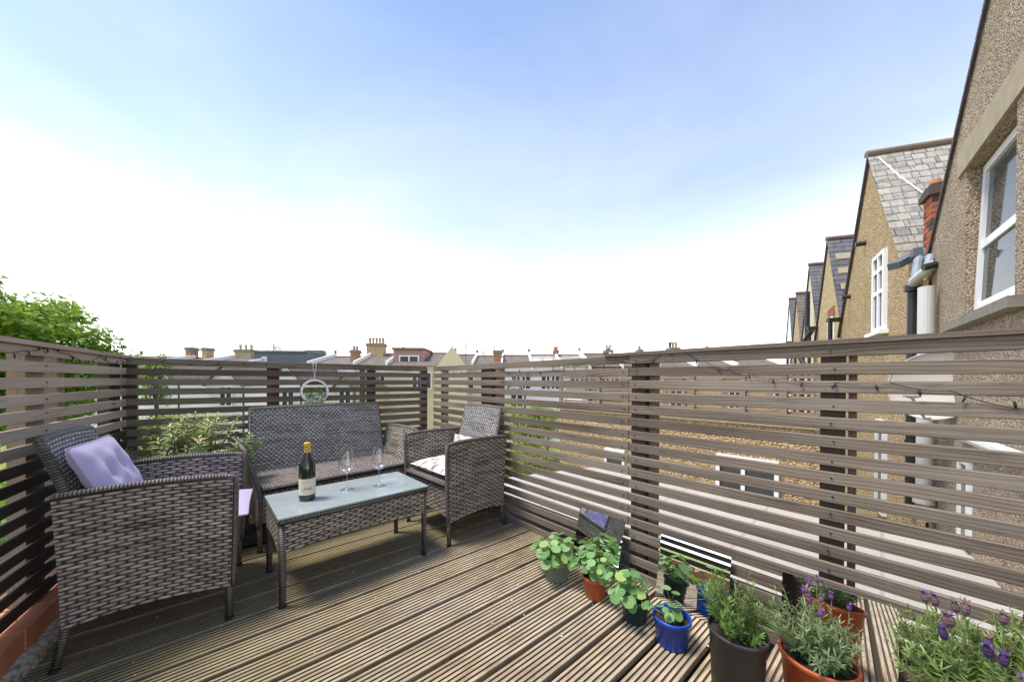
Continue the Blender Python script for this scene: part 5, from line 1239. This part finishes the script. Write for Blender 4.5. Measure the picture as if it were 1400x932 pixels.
def terr(px0, px1, label, ridge_py, wall='render', roof='tile', wing=None, wingroof='tile', chims=(), dormer=None, sky=(), parapet=True, eave=2.2, windows=True):
    h = thing('terraced_house', label, 'house', tuple(T((px0 + px1) / 2, -3.2, 3)), group='terraced houses across the gardens')
    zr = zy(ridge_py)
    q = MB(); tbox(px0 + .1, px1 - .1, -3.2, eave, 0, 7.0, q); q.build('wall', M[wall], h)
    q = MB(); a, c, d, e = T(px0, eave - .05, -.2), T(px1, eave - .05, -.2), T(px1, zr, 3.5), T(px0, zr, 3.5); q.quad(a, c, d, e); f, g_ = T(px1, eave - .05, 7.2), T(px0, eave - .05, 7.2); q.quad(e, d, f, g_)
    i = [q.av(p) for p in (a, e, g_)]; q.face(i); i = [q.av(p) for p in (c, f, d)]; q.face(i); rf = q.build('roof', M[roof], h)
    q = MB(); q.tube([T(px0, zr + .03, 3.5), T(px1, zr + .03, 3.5)], .07, 6); q.build('ridge_tiles', M['ridge'], h)
    if parapet:
        q = MB(); w_ = 2.2
        q.hexa([T(px0 - w_ / 2, eave - .3, -.3), T(px0 + w_ / 2, eave - .3, -.3), T(px0 + w_ / 2, zr - .2, 3.5), T(px0 - w_ / 2, zr - .2, 3.5), T(px0 - w_ / 2, eave + .22, -.3), T(px0 + w_ / 2, eave + .22, -.3), T(px0 + w_ / 2, zr + .28, 3.5), T(px0 - w_ / 2, zr + .28, 3.5)]); q.build('parapet', M['render'], h)
        q = MB(); q.tube([T(px0, zr + .2, 3.5), T(px0, zr + .52, 3.5)], .10, 8); q.build('parapet_finial', M['concrete_dark'], h)
    if wing:
        a0_, a1_, zr_, ze_ = wing; mid = (a0_ + a1_) / 2
        q = MB(); tbox(a0_, a1_, -3.2, ze_, -5.0, -.02, q)
        i = [q.av(p) for p in (T(a0_, ze_, -5.0), T(a1_, ze_, -5.0), T(mid, zr_, -5.0))]; q.face(i); q.build('rear_wing', M[wall], h)
        q = MB()
        for s_ in (-1, 1):
            xe = a0_ - .8 if s_ < 0 else a1_ + .8; z2 = ze_ - .06
            q.hexa([T(xe, z2, -5.2), T(mid, zr_, -5.2), T(mid, zr_, 0), T(xe, z2, 0), T(xe, z2 + .09, -5.2), T(mid, zr_ + .09, -5.2), T(mid, zr_ + .09, 0), T(xe, z2 + .09, 0)])
        q.build('wing_roof', M[wingroof], h)
        window(h, T(mid - 5, -.4, -5.03), cr2, (0, 0, 1), -cf2, .75, 1.15, mull=(.37,), fr_=.07); window(h, T(mid + 3, -2.9, -5.03), cr2, (0, 0, 1), -cf2, .8, 1.2, mull=(.4,), fr_=.07)
        q = MB(); q.tube([T(a1_ + 1.3, ze_ - .1, -5.05), T(a1_ + 1.3, -3.2, -5.05)], .045, 6); q.build('downpipe', M['pipe_black'], h)
    for w0 in ((px0 + px1) / 2 - 8, (px0 + px1) / 2 + 4) if windows else ():
        window(h, T(w0, .5, -.03), cr2, (0, 0, 1), -cf2, .8, 1.2, mull=(.4,), fr_=.07)
    for c_ in chims: chimney(h, *c_)
    if dormer:
        d0, d1, dpy, mt, wins = dormer; zt = zy(dpy) ; q = MB(); tbox(d0, d1, eave + .1, zt, 1.0, 3.5, q); dm = q.build('dormer', M[mt], h)
        q = MB(); tbox(d0 - 1.5, d1 + 1.5, zt + .004, zt + .13, .8, 3.7, q); q.build('dormer_roof', M['lead'] if mt == 'lead' else M['ridge'], h)
        for wx0, wx1, wz0, wz1 in wins: window(h, T(wx0, wz0, .97), cr2, (0, 0, 1), -cf2, (wx1 - wx0) * K, wz1 - wz0, mull=((wx1 - wx0) * K / 2,), fr_=.09)
    for sx in sky:
        f0, f1 = .30, .62
        def RP(px, f, o=.06): return T(px, (eave - .05) * (1 - f) + zr * f + o, -.2 + 3.7 * f)
        q = MB(); q.hexa([RP(sx, f0, 0), RP(sx + 12, f0, 0), RP(sx + 12, f1, 0), RP(sx, f1, 0), RP(sx, f0), RP(sx + 12, f0), RP(sx + 12, f1), RP(sx, f1)]); q.build('roof_window', M['upvc'], h)
    return h
terr(120, 205, 'red roofed house partly behind the small green tree', 487, 'brick_o', 'tile', chims=((198, 206, 473, 2, 3, 'brick_o', 0),))
terr(205, 275, 'white house with wide brown wing roof left of the big buff chimney', 488, 'render', 'tile', wing=(217, 258, 2.0, .95), chims=((227, 234, 474, 2, 2.8, 'brick_y', 0), (273.5, 299, 476, 2, 3.0, 'brick_y', 3, .42, 'clay')))
terr(275, 345, 'white house with wing roof right of the big buff chimney', 486, 'render', 'slate_dark', wing=(294, 338, 1.9, .9))
terr(345, 424, 'white house with long flat grey dormer', 486, 'render', 'slate_dark', wing=(368, 408, 1.9, .8), dormer=(333, 408, 482.5, 'lead', ((345, 352, 2.35, 2.8),)), chims=((365, 390, 474, 2, 4.5, 'brick_o', 0),))
terr(424, 486, 'white house with brown tiled roof beside the tallest chimney', 485, 'render', 'tile', wing=(440, 470, 2.0, 1.1), chims=((480, 505, 466.5, 2, 2.6, 'brick_y', 5, .48, ['clay_o', 'clay', 'clay_o', 'clay', 'concrete']), (468, 477, 479, 2, 1.2, 'brick_o', 2, .3, 'clay_o')))
terr(486, 530, 'house with brown tiled roof left of the pink dormer', 480.5, 'cream', 'tile', wing=(505, 528, 1.3, .6), chims=((527, 531, 479, 2, 4, 'brick_o', 0),))
terr(530, 612, 'yellow house with pink tile-hung dormer and white windows', 479, 'cream', 'tile', wing=None, dormer=(531, 574, 477.5, 'tilehung', ((539.5, 568, 2.2, 2.95),)))
hh = terr(612, 646, 'house behind the cream gable end', 481, 'cream', 'tile')
q = MB(); i = [q.av(p) for p in (T(601, 2.0, -1.2), T(641, 2.0, -1.2), T(622, zy(476), -1.2))]; q.face(i); tbox(601, 641, -3.2, 2.0, -1.2, -.22, q); tag(q.build('gable_house', M['cream']), 'pale yellow gable end pointing above the corner of the fences', 'house')
terr(646, 686, 'house with grey-brown roof beside the orange chimney', 483, 'cream', 'tile', chims=((674, 685, 479, 2, 1.2, 'brick_o', 0),))
terr(686, 727, 'white house with brown roof right of the orange chimney', 482, 'render', 'tile', wing=(692, 712, 1.2, .5))
terr(727, 767, 'house with grey roof and two roof windows', 481, 'render', 'slate', sky=(731, 747), chims=((765, 771, 475, 2, 2.8, 'brick_o', 2, .3, 'clay_o'),))
terr(767, 806, 'white house with plain grey roof left of the tall finial', 481, 'render', 'slate', wing=(775, 795, 1.0, .4))
terr(806, 850, 'house with reddish ridge beside the twin-pot chimney', 479, 'brick_o', 'tile', chims=((845, 855, 474, 2, 3, 'brick_o', 2, .42, 'clay'),))
terr(850, 900, 'brown brick house behind the cap rail of the fence', 479, 'brick_y', 'tile', wing=(862, 886, 1.9, 1.1), chims=((896, 901, 473, 2, 3, 'brick_o', 1, .3, 'clay_o'),))
terr(900, 950, 'yellow brick house left of the three-pot chimney', 478, 'brick_y', 'tile', wing=(925, 950, 1.95, 1.2), chims=((944, 958, 470, 2, 3, 'brick_y', 3, .45, ['pipe_black', 'clay', 'clay']),))
terr(950, 1005, 'yellow brick house right of the three-pot chimney', 478, 'brick_y', 'tile', wing=(975, 998, 1.95, 1.2), chims=((1002, 1006, 473, 2, 3, 'brick_o', 1, .3, 'clay_o'),))
terr(1005, 1075, 'yellow brick house nearest the row of gables', 478, 'brick_y', 'tile', wing=(1040, 1062, 1.9, 1.2))
# television aerial
ta = T(633, 0, 1.5); q = MB(); q.tube([(ta.x, ta.y, 2.5), (ta.x, ta.y, zy(463))], .02, 5)
for k, (dz, w_) in enumerate(((.0, .45), (-.28, .35), (-.5, .22))):
    p = Vector((ta.x, ta.y, zy(464) + dz)); q.tube([p - cr2 * w_ * .5 + Vector((0, 0, -.12)), p + cr2 * w_ * .5 + Vector((0, 0, .12))], .03, 5)
tag(q.build('television_aerial', M['pipe_black']), 'thin television aerial above the cream gable end', 'aerial')
for px_, lb in ((318, 'small aerial rising from the roofs left of the flat grey dormer'), (520, 'small aerial between the tallest chimney and the pink dormer'), (790, 'small aerial above the plain grey roofs right of the roof windows'), (918, 'small aerial on the skyline left of the three-pot chimney')):
    ta = T(px_, 0, 3.4); q = MB(); q.tube([(ta.x, ta.y, 3.0), (ta.x, ta.y, zy(470))], .018, 5); p = Vector((ta.x, ta.y, zy(471)))
    q.tube([p - cf2 * .05 - cr2 * .3, p - cf2 * .05 + cr2 * .3], .014, 5)
    for k in range(5): r_ = p + cr2 * (-.26 + .13 * k); q.tube([r_ - Vector((0, 0, .11)), r_ + Vector((0, 0, .11))], .010, 4)
    tag(q.build('television_aerial', M['metal']), lb, 'aerial')
